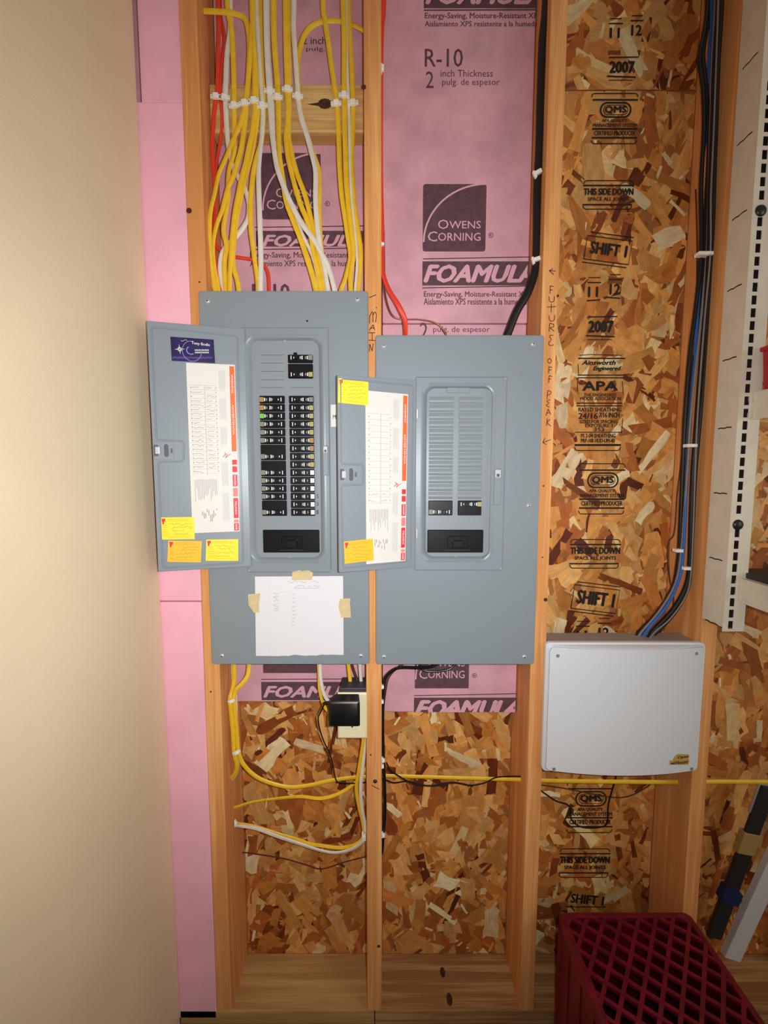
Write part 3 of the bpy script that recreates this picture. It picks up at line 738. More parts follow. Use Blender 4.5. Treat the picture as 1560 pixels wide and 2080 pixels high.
# doors, hinged at the left of each opening and swung open towards the side wall
def door(root, hinge, zb, zt, edge, bead, hinges, lat):
    o = V((hinge[0], hinge[1], zb)); ex = V((hinge[0] - edge[0], hinge[1] - edge[1], 0))
    wd = ex.length; pl = Plane(V((edge[0], edge[1], zb)), ex, (0, 0, 1)); ht = zt - zb; th = .0014
    d = MB()
    fr = [V(pl.pt(a, b, 0)) for a, b in ((0, 0), (wd, 0), (wd, ht), (0, ht))]
    d.prism([pl.pt(a, b, -th) for a, b in ((0, 0), (wd, 0), (wd, ht), (0, ht))], pl.n * th)
    for a0, a1, b0, b1 in ((0, .0016, 0, ht), (0, wd, 0, .0016), (0, wd, ht - .0016, ht)): d.slab(pl, a0, a1, b0, b1, -.011, -th)
    dr = d.build('door', m_gray, root, bevel=.0006, seg=1)
    q = [pl.pt(*pl.uv(*p), .0002) for p in bead]; dense = []
    for i, p in enumerate(q):      # rounded corners of the pressed bead
        a, c = q[i - 1], q[(i + 1) % len(q)]
        r = .007; e0 = p + (a - p).normalized() * r; e1 = p + (c - p).normalized() * r
        for t in (0, .25, .5, .75, 1): dense.append(e0 * (1 - t) ** 2 + p * (2 * t * (1 - t)) + e1 * t * t)
    MB().tube(dense, .0036, .0036, ref=tuple(pl.n), n=6, sub=1, closed=True).build('pressed_bead', m_gray, dr, smooth=True)
    for u, v0, v1 in hinges:
        MB().cyl(at(u, v1, YC - .003), (0, 0, 1), .0024, (at(u, v0, YC).z - at(u, v1, YC).z), 8).build('hinge_pin', m_zinc, dr, smooth=True)
    u, v = lat; a, b = pl.uv(u, v)
    MB().slab(pl, a, a + .040, b - .019, b + .019, .0001, .0010).build('latch_plate', m_gray2, dr, bevel=.0005, seg=1)
    MB().slab(pl, a + .001, a + .009, b - .012, b + .012, .0006, .0025).build('latch_bracket', m_dkgray, dr, bevel=.0005, seg=1)
    MB().slab(pl, a + .004, a + .013, b - .008, b + .008, .0022, .0058).build('latch_bolt', m_chrome, dr, bevel=.0015)
    l = rrect(a + .021, a + .030, b - .014, b + .014, .0044, 4)
    MB().flat(pl, l, .0013).build('latch_slot', m_dkgray, dr)
    MB().flat(pl, ((a + .034, b - .005), (a + .038, b - .005), (a + .038, b + .005), (a + .034, b + .005)), .0013).build('latch_window', m_dkgray, dr)
    return dr, pl
def scribble(mb, pl, u0, u1, v, amp, wd, h, R, step=2.2):
    n = max(3, int((u1 - u0) / step)); pts = []
    for i in range(n): pts.append((u0 + (u1 - u0) * i / (n - 1) + R.uniform(-.6, .6), v + R.uniform(-amp, amp)))
    mb.stroke(pl, pts, wd, h, sub=2)

D1, pl1 = door(P1, (-.3132, YC - .004), 1.2285, 1.7685, (-.5025, -.070),
               [(307, 664), (482, 683), (494, 1143), (331, 1154), (321, 938), (373, 937), (373, 896), (318, 893)], ((491, 748, 766), (502, 1064, 1081)), (312, 915))
D2, pl2 = door(P2, (.0728, YC - .004), 1.2262, 1.6565, (-.0997, -.070),
               [(691.6, 770), (840, 783), (834, 1139), (697, 1154), (693, 986), (738, 985), (738, 944), (693, 942)], ((847, 832, 850), (846, 1075, 1092)), (690, 964))
def directory(dr, pl, tl, tr, br, bl, rows, filled, seed):
    R = random.Random(seed)
    q = [pl.uv(*p) for p in (bl, br, tr, tl)]
    MB().prism([pl.pt(a, b, .0002) for a, b in q], pl.n * .0003).build('directory_label', m_label, dr)
    def px(fx, fy):   # fraction of the label to a pixel
        l = (tl[0] + (bl[0] - tl[0]) * fy, tl[1] + (bl[1] - tl[1]) * fy); r = (tr[0] + (br[0] - tr[0]) * fy, tr[1] + (br[1] - tr[1]) * fy)
        return (l[0] + (r[0] - l[0]) * fx, l[1] + (r[1] - l[1]) * fx)
    mb = MB(); H = .0008
    def blk(f0, g0, f1, g1): mb.flat(pl, [pl.uv(*px(*p)) for p in ((f0, g1), (f1, g1), (f1, g0), (f0, g0))], H)
    mb.k = 0
    for i in range(rows + 1): g = .13 + .52 * i / rows; mb.stroke(pl, [px(.05, g), px(.60, g)], .0004, H)
    mb.stroke(pl, [px(.36, .13), px(.36, .66)], .0006, H)
    for i in range(rows):
        g = .13 + .52 * (i + .55) / rows; blk(.07, g - .004, .09, g + .004); blk(.585, g - .004, .60, g + .004)
    mb.k = 1
    for g0, g1 in ((.03, .17), (.20, .34), (.37, .5), (.58, .74), (.76, .95)):
        n = 9
        for j in range(n): f = .66 + .14 * j / n; blk(f, g0 + .01 * R.random(), f + .009, g1 - .03 * R.random())
    mb.k = 0
    for j in range(16): f = .09 + .48 * j / 16; blk(f, .685, f + .008, .69 + R.uniform(.05, .13))
    for j in range(10): f = .22 + .34 * j / 10; g = R.uniform(.86, .90); blk(f, g, f + .015, g + R.uniform(.01, .05))
    mb.k = 2; blk(.885, .01, .985, .52)
    mb.k = 3
    for g0, g1 in ((.57, .60), (.61, .645), (.66, .73), (.80, .92), (.95, .995)): blk(.885, g0, .985, g1)
    mb.k = 4; blk(.885, .74, .985, .79); blk(.885, .93, .985, .945)
    mb.k = 7
    for t, g0, g1 in (('WARNING', .06, .17), ('ADVERTENCIA', .24, .42), ('DANGER', .665, .725), ('PELIGRO', .82, .90), ('DANGER', .955, .99)):
        c0, c1 = pl.uv(*px(.935, g0)), pl.uv(*px(.935, g1)); ln = abs(c1[1] - c0[1]); cy = (c0[1] + c1[1]) / 2; ca = c0[0]
        mb.text(pl, t, ca - ln / 2, ca + ln / 2, cy - .0021, cy + .0021, H + .0003, bold=.02, rot=-math.pi / 2)
    mb.k = 3; c = px(.80, .545)
    mb.stroke(pl, [(c[0] - 7, c[1] - 6), c, (c[0] + 6, c[1] - 3)], .0014, H); mb.stroke(pl, [(c[0] - 5, c[1] + 5), c], .0014, H)
    mb.k = 5; c = px(.73, .545); mb.stroke(pl, [(c[0] - 3, c[1] + 3), (c[0] + 2, c[1] - 3), (c[0] + 3, c[1] + 3)], .0014, H)
    mb.k = 6
    for i in range(rows):
        g = .13 + .52 * (i + .55) / rows
        for f0, f1 in ((.11, .33), (.39, .57)):
            if filled or i >= rows - 2:
                if R.random() < .85: a, b = px(f0, g), px(f0 + (f1 - f0) * R.uniform(.5, 1), g); scribble(mb, pl, a[0], b[0], a[1], 2.2, .0007, H, R)
    mb.build('directory_print', [m_lgray, m_lgray2, m_orange, m_redp, m_pinkp, m_dkgray, m_pencil, m_label], dr)
directory(D1, pl1, (378, 737), (477, 741), (487, 1079), (391, 1083), 20, True, 1)
directory(D2, pl2, (742, 793), (829, 801), (823, 1139), (744, 1146), 15, False, 2)

# yellow inspection stickers
def sticker(pl, quad, m, label, seed):
    R = random.Random(seed); q = [pl.uv(*p) for p in quad]        # tl tr br bl
    s = MB().prism([pl.pt(a, b, .0009) for a, b in (q[3], q[2], q[1], q[0])], pl.n * .0003).build('inspection_sticker', m, None, label, 'sticker', 'yellow inspection stickers on the panel doors')
    tl, tr, br, bl = quad
    def px(fx, fy): return tuple((tl[i] * (1 - fx) + tr[i] * fx) * (1 - fy) + (bl[i] * (1 - fx) + br[i] * fx) * fy for i in (0, 1))
    mb = MB(); H = .0016
    mb.k = 0
    mb.flat(pl, [pl.uv(*px(*p)) for p in ((.03, .06), (.14, .05), (.15, .16), (.11, .20), (.10, .30), (.06, .32), (.05, .2))][::-1], H)
    mb.k = 1
    for g in (.10, .16, .9): mb.stroke(pl, [px(.22, g), px(.85, g)], .0006, H)
    for g in (.36, .46, .56, .66, .76, .84): mb.stroke(pl, [px(.06, g), px(R.uniform(.15, .3), g)], .0006, H)
    mb.k = 2
    for g in (.30, .44, .60, .76):
        a = px(R.uniform(.25, .4), g); b = px(R.uniform(.7, .95), g); scribble(mb, pl, a[0], b[0], a[1], 2.0, .0006, H, R)
    mb.build('sticker_print', [m_redp, m_yel_pr, mat('sticker_pen', (150, 120, 50), .6)], s)
sticker(pl1, [(326, 1051), (394, 1050), (396, 1095), (327, 1096)], m_yel_s, 'yellow inspection sticker overlapping the directory label foot on the taller panel door', 3)
sticker(pl1, [(342, 1098), (410, 1099), (408, 1142), (340, 1141)], m_yel_o, 'amber inspection sticker at the bottom of the taller panel door', 4)
sticker(pl1, [(419, 1096), (484, 1095), (484, 1139), (418, 1139)], m_yel_s, 'bright yellow inspection sticker beside the amber one, nearest the taller panel hinge', 5)
sticker(pl2, [(687, 768), (748, 776), (748, 824), (686, 818)], m_yel_s, 'yellow inspection sticker at the top corner of the shorter panel door', 6)
sticker(pl2, [(698, 1100), (757, 1094), (759, 1138), (700, 1145)], m_yel_o, 'amber inspection sticker at the bottom of the shorter panel door', 7)
# business card
quad = [(346, 684), (434, 690), (437, 738), (349, 733)]; tl, tr, br, bl = quad
q = [pl1.uv(*p) for p in quad]
card = MB().prism([pl1.pt(a, b, .0003) for a, b in (q[3], q[2], q[1], q[0])], pl1.n * .0006).build('business_card', m_purple, None, 'dark purple business card stuck at the top of the taller panel door', 'card')
def px(fx, fy): return tuple((tl[i] * (1 - fx) + tr[i] * fx) * (1 - fy) + (bl[i] * (1 - fx) + br[i] * fx) * fy for i in (0, 1))
mb = MB(); H = .0013
mb.k = 1
mb.stroke(pl1, [px(.48 + .22 * math.cos(t), .55 + .42 * math.sin(t)) for t in [i * .3 - .2 for i in range(18)]], .0012, H, sub=2)
mb.stroke(pl1, [px(.46 + .10 * math.cos(t), .52 + .16 * math.sin(t)) for t in [i * .4 + 1 for i in range(9)]], .002, H, sub=2)
for g in (.80, .84): scribble(mb, pl1, px(.02, g)[0], px(.95, g)[0], px(.5, g)[1], 1.0, .0004, H, random.Random(8))
mb.k = 0; a, b = pl1.uv(*px(.20, .50))
for i in range(8):
    t = i * math.pi / 4 + .1; r = .011 if i % 2 == 0 else .006
    mb.flat(pl1, [(a + .0018 * math.cos(t - .8), b + .0018 * math.sin(t - .8)), (a + r * math.cos(t), b + r * math.sin(t)), (a + .0018 * math.cos(t + .8), b + .0018 * math.sin(t + .8))], H)
scribble(mb, pl1, px(.24, .2)[0], px(.38, .2)[0], 692, 2.0, .0007, H, random.Random(9))
c0, c1 = px(.48, .28), px(.90, .28); mb.textpx(pl1, 'Tony Bodin', c0[0], 696, c1[0], 703, h=H, bold=.012, rot=-.05)
for g in (.50, .60):
    c0, c1 = px(.55, g), px(.87, g); x = c0[0]
    while x < c1[0]:
        mb.rect(pl1, x, c0[1] - 1.4, x + 1.6, c0[1] + 1.4, H); x += 2.4
mb.build('card_print', [m_wprint, m_lilac], card)

# lined note taped to the taller panel
tl, tr, br, bl = (518, 1171), (697, 1170), (698, 1330), (520, 1332)
R = random.Random(5); q = [pc.uv(*p) for p in (tl, bl)]
n = 16
for i in range(1, n): q.append(pc.uv(520 + 178 * i / n, 1332 - 2 * i / n + R.uniform(-1.6, 1.2)))
q += [pc.uv(*br), pc.uv(*tr)]
note = MB().prism([pc.pt(a, b, .0004) for a, b in q], pc.n * .0004).build('note_sheet', m_paper, None, 'lined white paper note with faint handwriting taped to the taller panel', 'note')
mb = MB(); H = .0011
mb.k = 0
for i in range(14): v = 1203 + i * 9; mb.stroke(pc, [(519.5, v), (697, v - .5)], .0004, H)
mb.stroke(pc, [(548, 1172), (549, 1331)], .0004, H)
mb.k = 1
for u0, u1, v in ((585, 604, 1182), (608, 624, 1182), (635, 648, 1182), (598, 618, 1191), (625, 631, 1191), (636, 650, 1191)): scribble(mb, pc, u0, u1, v, 2.2, .0006, H, R)
for i in range(8): scribble(mb, pc, 556, 566, 1206 + i * 5, 2, .0006, H, R)
for i in range(9): scribble(mb, pc, 593, 600, 1207 + i * 8, 2.4, .0006, H, R)
mb.stroke(pc, [(598, 1195), (648, 1194)], .0005, H)
mb.build('note_writing', [mat('rule_gray', (214, 212, 222), .7), m_pencil], note)
for pts in ([(594, 1161), (609, 1158), (613, 1160), (626, 1158), (636, 1163), (634, 1178), (593, 1178)], [(504, 1207), (529, 1205), (526, 1225), (527, 1244), (516, 1244), (505, 1228)], [(690, 1216), (712, 1215), (711, 1224), (713, 1254), (693, 1254), (688, 1234)]):
    MB().prism([pc.pt(*pc.uv(*p), .0011) for p in pts][::-1], pc.n * .0003).build('tape', m_tape, note)

# ------------------------------------------------------------------ cables
def cable(pts, ys, m, w, t, label, cat='cable', group=None, name='cable', n=8, tw=0.0, parent=None):
    if not isinstance(ys, (list, tuple)): ys = [ys]
    P = []
    for i, p in enumerate(pts):
        f = i / max(len(pts) - 1, 1) * (len(ys) - 1); k = min(int(f), len(ys) - 2) if len(ys) > 1 else 0
        y = ys[0] if len(ys) == 1 else ys[k] + (ys[k + 1] - ys[k]) * (f - k)
        P.append(at(p[0], p[1], y) if len(p) == 2 else at(*p))
    ph = RND.uniform(0, 6); 
    return MB().tube(P, w, t, n=n, twist=(lambda q: tw * math.sin(q * 9 + ph)) if tw else None).build(name, m, parent, label, cat, group, smooth=True)
GY = 'cables entering the top of the taller panel'
FW, FT = .0114, .0054
top = [.062, .048, .044, .040, .046]
def nm(pts, m, label, dy=0.0, w=FW, tw=.25):
    pts = [(pts[0][0] + (pts[0][0] - pts[1][0]) * .8, pts[0][1] - 215)] + pts if pts[0][1] <= 1 else pts
    pts = pts + [(pts[-1][0] + 1, pts[-1][1] + 14)]
    out = []
    for u, v in pts:
        y = .044 if v < 280 else (.044 - .012 * min(1, (v - 280) / 120) if v < 480 else .032 + .012 * min(1, (v - 480) / 100))
        k = min(1, max(.35, abs(v - 200) / 90 - .15)); out.append((u, v, y - dy * k))
    return cable(out, 0, m, w, FT, label, 'cable', GY, 'cable_run', tw=tw)
nm([(443, 0), (445, 51), (444, 90), (442, 154), (441, 186), (438, 205), (434, 237), (433, 258), (431, 292), (432, 321), (435, 361), (436, 396), (437, 430), (434, 460), (433, 505), (437, 534), (444, 575), (448, 590)], m_nr, 'red cable, leftmost of all the runs above the taller panel', -.004, .0095)
nm([(447, 0), (449, 38), (454, 64), (456, 83), (451, 125), (447, 180), (449, 211), (451.5, 240), (450, 269), (444.6, 304), (439, 333), (437, 361), (437, 420), (437, 470), (438, 496), (448, 509), (462, 518), (479, 522), (511.5, 527), (525, 532), (537, 540), (545, 557), (547, 592)], m_nr, 'second red cable that bends right just above the taller panel', -.012, .0080, .1)
nm([(467, 0), (469, 32), (467, 70), (461.5, 109), (459, 154), (457.7, 199), (459.6, 246), (462, 281), (465, 304), (471, 333), (481.5, 356), (495, 379), (504, 405), (506, 424), (503, 445), (489.6, 468), (474, 486), (459.6, 501), (450, 520), (447.5, 546), (450, 569), (455.6, 592)], m_nw, 'white cable zigzagging right and back behind the yellow cables', -.004)
nm([(461, 0), (469, 50), (472, 83), (474, 128), (475.6, 192), (475.6, 224), (476, 258), (476, 292), (474, 315), (466, 340), (463, 367), (464, 401), (459, 430), (454, 459), (455, 476), (460, 498), (457, 523), (456, 546), (459, 592)], m_ny, 'yellow cable under the third staple from the left stud', 0)
nm([(514, 0), (513, 40), (510, 90), (505, 154), (501, 192), (498, 218), (494, 231), (488.5, 250), (474.6, 281), (463, 310), (453, 333), (443.5, 356), (436, 392), (430, 415), (426, 440), (425, 470), (425.5, 500), (428, 533), (435, 575), (438, 592)], m_ny, 'yellow cable swinging farthest left, close along the left stud', .008)
nm([(392, 22), (430, 23), (462, 25), (482, 29), (497, 38), (504, 60), (507, 100), (504, 160), (500, 211), (499, 235), (495, 269), (489.6, 304), (483, 327), (474.6, 356), (464, 379), (457, 404), (451, 427), (441, 453), (434, 482), (432, 510), (435, 545), (441, 575), (443, 592)], m_ny, 'yellow cable coming out of the left stud at the very top', .003)
nm([(511, 0), (513, 50), (515, 90), (517, 128), (516.7, 192), (518, 224), (516, 240), (512.7, 269), (506, 298), (499, 333), (491, 361), (484, 396), (479, 419), (474.6, 448), (470, 494), (468, 528), (466.5, 563), (466.5, 592)], m_ny, 'front yellow cable of the pair under the fifth staple from the left stud', .009)
nm([(523, 0), (521, 60), (522, 141), (521, 192), (523, 231), (518.5, 269), (514, 298), (508, 327), (499, 356), (490, 396), (485, 419), (480, 448), (475, 494), (473, 528), (477, 553), (482, 570), (485, 592)], m_ny, 'rear yellow cable of the pair under the fifth staple from the left stud', 0)
nm([(520, 0), (522, 38), (525.6, 90), (529.5, 141), (532.7, 192), (534, 218), (533, 256), (530, 292), (526.5, 327), (525, 361), (526.5, 408), (527.7, 448), (529.4, 494), (530, 540), (529, 592)], m_nw, 'white cable dropping straight down left of the foam emblem', .002)
nm([(528, 0), (529, 60), (532, 141), (535, 200), (534, 256), (530, 290), (523, 315), (516, 344), (511.5, 379), (508.7, 413), (509, 440), (510, 470), (512.7, 494), (517, 528), (522, 563), (524, 592)], m_ny, 'yellow cable bowing left of the straight white cable', 0)
nm([(540, 0), (541, 64), (542.6, 115), (546.4, 179), (549, 218), (550.8, 245), (552, 269), (556.5, 304), (562, 338), (571.5, 367), (585, 400), (601, 433), (617.7, 460.5), (637, 486), (652, 512), (665, 537), (675, 569), (680, 592)], m_nw, 'wide white cable crossing diagonally over the foam emblem', .010, .0115)
nm([(545, 0), (545, 64), (546, 115), (550, 179), (553, 218), (555, 269), (559, 304), (566, 338), (576, 372), (588, 408), (602, 447), (616, 480), (632, 512), (642, 544), (648.5, 587)], m_nw, 'second white cable tucked behind the diagonal white one', .002, .009)
nm([(555.8, 0), (556.4, 64), (559, 115), (564, 179), (565.4, 218), (565.8, 246), (565.8, 281), (567, 315), (571, 344), (577, 380), (583, 413), (596, 448), (611, 486), (624, 525), (634, 557), (641, 587)], m_ny, 'yellow cable running under the diagonal white cable to the panel top', .006, .0125)
nm([(580, 0), (581, 90), (583, 154), (584, 190), (585.6, 218), (583, 258), (580.5, 277), (584, 315), (591, 347), (601, 386), (611, 417), (624, 448), (632, 480), (637, 512), (643, 535), (648, 560), (652, 590)], m_ny, 'left yellow cable of the pair slanting right across the foam emblem', .006)
nm([(586, 0), (586, 90), (587, 154), (587, 200), (586, 250), (586, 280), (589.5, 296), (594.6, 322), (603.6, 354), (616, 386), (624, 412), (630, 437), (637, 467), (642, 499), (647, 525), (652, 550), (657.4, 587)], m_ny, 'right yellow cable of the pair slanting right across the foam emblem', .002)
nm([(596.7, 0), (596, 51), (599, 103), (603, 167), (605.6, 205), (612, 240), (624, 277), (634, 315), (640, 340), (641.5, 360), (641, 405), (643, 441), (647, 480), (652, 512), (659, 544), (665, 587)], m_nw, 'white cable right of the pine knot staples, bent upright beside the emblem edge', .008)
nm([(750, 68, ), (735, 60), (721, 52.5), (695, 44), (670, 42), (650.5, 45), (631, 55), (617, 74), (608, 103), (604, 135), (605, 175), (608, 215), (616, 250), (627, 285), (638, 318), (647, 347), (648.5, 392), (648, 440), (652, 500), (658, 550), (661, 590)], m_ny, 'yellow cable arching in from the middle stud at the top', -.006)
nm([(655.6, 0), (659.5, 38), (667, 90), (676, 154), (684, 205), (686, 240), (688, 277), (689.5, 328), (692, 370), (695, 403), (701, 441), (707.4, 486), (712, 518), (707, 544), (700, 569), (692, 590)], m_ny, 'yellow cable left of the three beside the middle stud', 0)
nm([(696.7, 0), (699, 77), (699, 154), (700, 205), (700.5, 256), (702, 315), (703.6, 367), (708, 416), (715, 480), (717.7, 518), (712, 557), (712.6, 590)], m_ny, 'yellow cable in the middle of the three beside the middle stud', .005, .012)
nm([(708, 0), (709.5, 51), (713, 115), (716.5, 192), (717.5, 238), (714, 315), (716.4, 367), (720, 416), (726.7, 467), (732, 505), (732, 537), (728, 587)], m_ny, 'yellow cable closest to the middle stud above the taller panel', .001)
nm([(703, 0), (705, 120), (709, 230), (711, 330), (714, 400), (720, 464), (724, 505), (725.4, 537), (721.5, 587)], m_nw, 'thin white cable among the three yellow ones beside the middle stud', .002, .007)

# white staples holding cables on the cleat
def staple(u, v, y, label, rot=0., sc=1.0, group='white cable staples', vert=False):
    c = at(u, v, y); root = empty('cable_staple', c, label, 'staple', group)
    ca, sa = math.cos(rot), math.sin(rot)
    def T(p): x, yy, z = p.x * sc, p.y * sc, p.z * sc; return c + V((x * ca - z * sa, yy, x * sa + z * ca))
    mb = MB(); prof = [(-.0066, 0), (-.0060, -.005), (-.0042, -.0072), (.0042, -.0072), (.0060, -.005), (.0066, 0)]
    mb.prism([T(V((x, yy, -.0048))) for x, yy in prof], T(V((0, 0, .0048))) - T(V((0, 0, -.0048))))
    mb.build('saddle', m_stap, root, bevel=.0006, seg=1)
    for s in (-1, 1):
        e = MB().box(s * .0082 - .0026, s * .0082 + .0026, -.0036, 0, -.0034, .0034, T).build('ear', m_stap, root)
        MB().cyl(T(V((s * .0086, -.0034, 0))), (0, -1, 0), .0013 * sc, .0012, 8).build('nail', m_zinc, root)
ords = ['first', 'second', 'third', 'fourth', 'fifth', 'sixth', 'seventh', 'eighth', 'ninth', 'tenth', 'eleventh', 'twelfth', 'last']
for i, (u, v) in enumerate(((439, 198), (457, 200), (476, 216), (497, 211), (516, 206), (533, 216), (548, 186), (564, 199), (584, 183), (605, 197), (683, 212), (699, 195), (717, 211))):
    staple(u, v, .0415, 'white cable staple, %s from the left in the row across the pine cleat' % ords[i], RND.uniform(-.15, .15), 1.12)

# second bay: service cables
cable([(782, -215), (779, 0), (775, 60), (774, 140), (773, 260), (773, 380), (774.5, 440), (776.7, 491), (777, 547), (788, 584), (808, 618), (822, 649), (824, 677), (824, 700)], [.010, .012, .012, .014, .02, .04], m_nr, .0125, .007, 'orange-red cable hugging the middle stud down to the shorter panel', name='cable_run', tw=.7)
cable([(780, 470), (781, 547), (782, 593), (793.6, 635), (813, 648), (853, 649), (887, 657), (905, 677), (910, 700)], [.016, .03, .05], m_cop, .0034, .0034, 'thin bare copper wire looping to the shorter panel top', 'wire', name='ground_wire')
cable([(1112, -215), (1109.5, 0), (1102, 85), (1098, 197), (1095, 310), (1091, 378), (1090, 491), (1087, 547), (1073, 593), (1050, 632), (1032, 677), (1022, 700)], [.03, .03, .03, .03, .04], m_nk, .0185, .0165, 'thick black service cable dropping along the stud to the shorter panel', name='service_cable', n=12)
def clip_staple(u, v, y, label, w=.010, h=.007, d=.008, rz=0.0):
    c = at(u, v, y); root = empty('cable_clip', c, label, 'staple', 'white cable clips on the stud sides')
    ca, sa = math.cos(rz), math.sin(rz)
    def T(p): return c + V((p.x * ca - p.z * sa, p.y, p.x * sa + p.z * ca))
    MB().box(-w / 2, w / 2, -d, .002, -h / 2, h / 2, T).build('band', m_stap, root, bevel=.0015)
    MB().box(-w / 2 - .002, -w / 2 + .0025, -d * .6, .003, -h * .9, h * .9, T).build('foot', m_stap, root, bevel=.0008, seg=1)
clip_staple(1092, 352, .022, 'white clip on the black service cable, the higher one', .016, .009, .008, .5)
clip_staple(1089, 528, .022, 'white clip on the black service cable, the lower one', .016, .009, .008, .3)
clip_staple(777, 140, .006, 'white clip on the orange-red cable high on the middle stud', .007, .012, .006)
clip_staple(777, 497, .008, 'white clip on the orange-red cable level with the emblem foot', .008, .006, .006)

# lower bays
GL2 = 'cables below the taller panel'
LB = .05
cable([(475, 1335), (475, 1384), (471, 1405), (467, 1421), (469, 1451), (472.7, 1491), (475, 1529), (481, 1553), (478, 1570), (470, 1580)], [.05, .03, .03, .05], m_ny, FW, FT, 'yellow cable dropping beside the left stud and ending in it', 'cable', GL2, 'cable_run', tw=.2)
cable([(472, 1335), (472, 1360), (474, 1395), (479, 1419), (479.5, 1465), (481, 1524), (484, 1545), (480, 1572), (470, 1584)], [.056, .04, .04, .06], m_nw, .0075, FT, 'white cable between the two yellow ones beside the left stud', 'cable', GL2, 'cable_run')
cable([(505, 1335), (505, 1358), (502, 1374), (491.5, 1389), (478, 1403), (475, 1420), (476, 1440), (481, 1491), (484.5, 1529), (497, 1556), (521, 1578), (551, 1591), (588.5, 1599), (629, 1595), (669, 1586), (710, 1580), (742, 1578), (762, 1577), (783, 1576), (860, 1578), (940, 1580.5), (1010, 1582.5), (1057.6, 1584), (1090, 1585), (1130, 1586), (1260, 1588), (1390, 1589), (1440, 1588), (1500, 1588), (1640, 1589)],
      [.05, .03, .03, .04, .05, .05, .05, .05, .05, .05], m_ny, FW, FT, 'long yellow cable sagging from the taller panel and running through all the studs', 'cable', GL2, 'cable_run', tw=.15)
cable([(468, 1641), (477, 1640), (513, 1629), (561.5, 1622), (610, 1618), (650, 1622), (683, 1614), (710, 1599), (731, 1580), (743, 1562), (752, 1550)], [.07, .05, .05], m_ny, .0092, FT, 'lone yellow cable rising across the bay toward the middle stud', 'cable', GL2, 'cable_run', tw=.4)
cable([(737, 1480), (738, 1505), (730, 1559), (724, 1599), (728.5, 1634), (736, 1666), (739, 1696), (723, 1715), (691, 1722), (656, 1718), (629, 1714), (604, 1705), (561, 1692), (518, 1678), (481, 1672), (470, 1670)], [.03, .04, .05, .05, .07], m_ny, .0095, FT, 'yellow cable of the pair hanging in a loop under the outlet', 'cable', GL2, 'cable_run', tw=.3)
cable([(741, 1480), (741, 1505), (736.6, 1559), (732.5, 1599), (735, 1640), (741, 1675), (741, 1702), (718, 1723), (683, 1732), (650, 1727), (610, 1714), (567, 1700), (521, 1683), (481, 1676), (470, 1674)], [.034, .036, .045, .045, .07], m_nw, .0098, FT, 'white cable of the pair hanging in a loop under the outlet', 'cable', GL2, 'cable_run', tw=.3)
cable([(650, 1335), (650, 1360), (652, 1384), (658.5, 1411), (671, 1428), (690, 1440)], [.05, .04, .03], m_nw, .0095, FT, 'white cable from the taller panel to the outlet box', 'cable', GL2, 'cable_run')
cable([(646, 1335), (648, 1370), (649, 1400), (656, 1428), (668, 1446), (690, 1455)], [.055, .045, .04], m_ny, .0085, FT, 'yellow cable from the taller panel to the outlet box', 'cable', GL2, 'cable_run')
cable([(706, 1335), (708, 1353), (711, 1380), (713, 1400)], [.04, .035], m_ny, .0095, FT, 'short yellow cable entering the top of the outlet box', 'cable', GL2, 'cable_run')
cable([(730, 1335), (731, 1353), (734, 1392), (734, 1402)], [.04, .035], m_nw, .0085, FT, 'short white cable entering the top of the outlet box', 'cable', GL2, 'cable_run')
cable([(712, 1335), (717, 1356), (727, 1385), (731, 1402)], [.045, .04], m_brn, .006, .005, 'short dark wire between the white and yellow stubs above the outlet', 'wire', GL2, 'wire_run')
cable([(476, 1731), (500, 1732), (515, 1734), (577, 1744), (623, 1757), (654, 1765), (700, 1751), (743, 1740), (756, 1736)], [.12, .12], m_brn, .0032, .0032, 'thin brown wire sagging low across the first bay', 'wire', None, 'wire_run')
staple(470.5, 1423, .026, 'white staple on the yellow cables just below the taller panel', .3, .85)
staple(481, 1527, .024, 'white double staple on the yellow cables beside the left stud', .45, .95)
clip_staple(740, 1699, .03, 'white clip where the hanging loop meets the middle stud', .009, .014, .008)
clip_staple(480, 1672, .05, 'white clip where the loop enters the left stud', .006, .010, .006)
cable([(903, 1335), (882, 1352), (852, 1356), (811, 1356), (790, 1368), (781, 1384), (778, 1426), (777.5, 1483), (779, 1538), (781, 1593), (782, 1648), (779, 1690), (776, 1728), (770, 1738)], [.04, .02, .014, .012, .012, .014, .016], m_nk, .0085, .007, 'black cable hugging the middle stud below the shorter panel', 'cable', 'cables below the shorter panel', 'cable_run', tw=.4)
cable([(830, 1335), (812, 1354), (800, 1362), (788, 1378), (783, 1400), (778, 1440), (776, 1500), (776, 1555), (773, 1580)], [.045, .03, .02, .02], m_brn, .007, .006, 'dark brown cable curving out under the shorter panel', 'cable', 'cables below the shorter panel', 'cable_run')
cable([(850, 1335), (856, 1359), (882, 1364), (915, 1358), (935, 1335)], [.06, .055, .06], m_nk, .006, .006, 'black cable loop peeking out under the shorter panel', 'cable', 'cables below the shorter panel', 'cable_run')
for u, v, n_ in ((777, 1394, 'highest'), (776.5, 1424, 'second highest'), (779, 1543, 'third highest'), (777, 1555, 'fourth highest'), (779, 1695, 'lowest')):
    clip_staple(u, v, .008, 'white clip on the black cable under the shorter panel, %s of five' % n_, .007, .008, .007)
cable([(785, 1549), (794, 1565), (825, 1585), (852, 1594), (885, 1596), (918, 1590), (940, 1592), (960, 1597)], [.016, .04, .06], m_nk, .0038, .0038, 'thin black cord sagging over the yellow cable in the second bay', 'cord', None, 'cord_run')
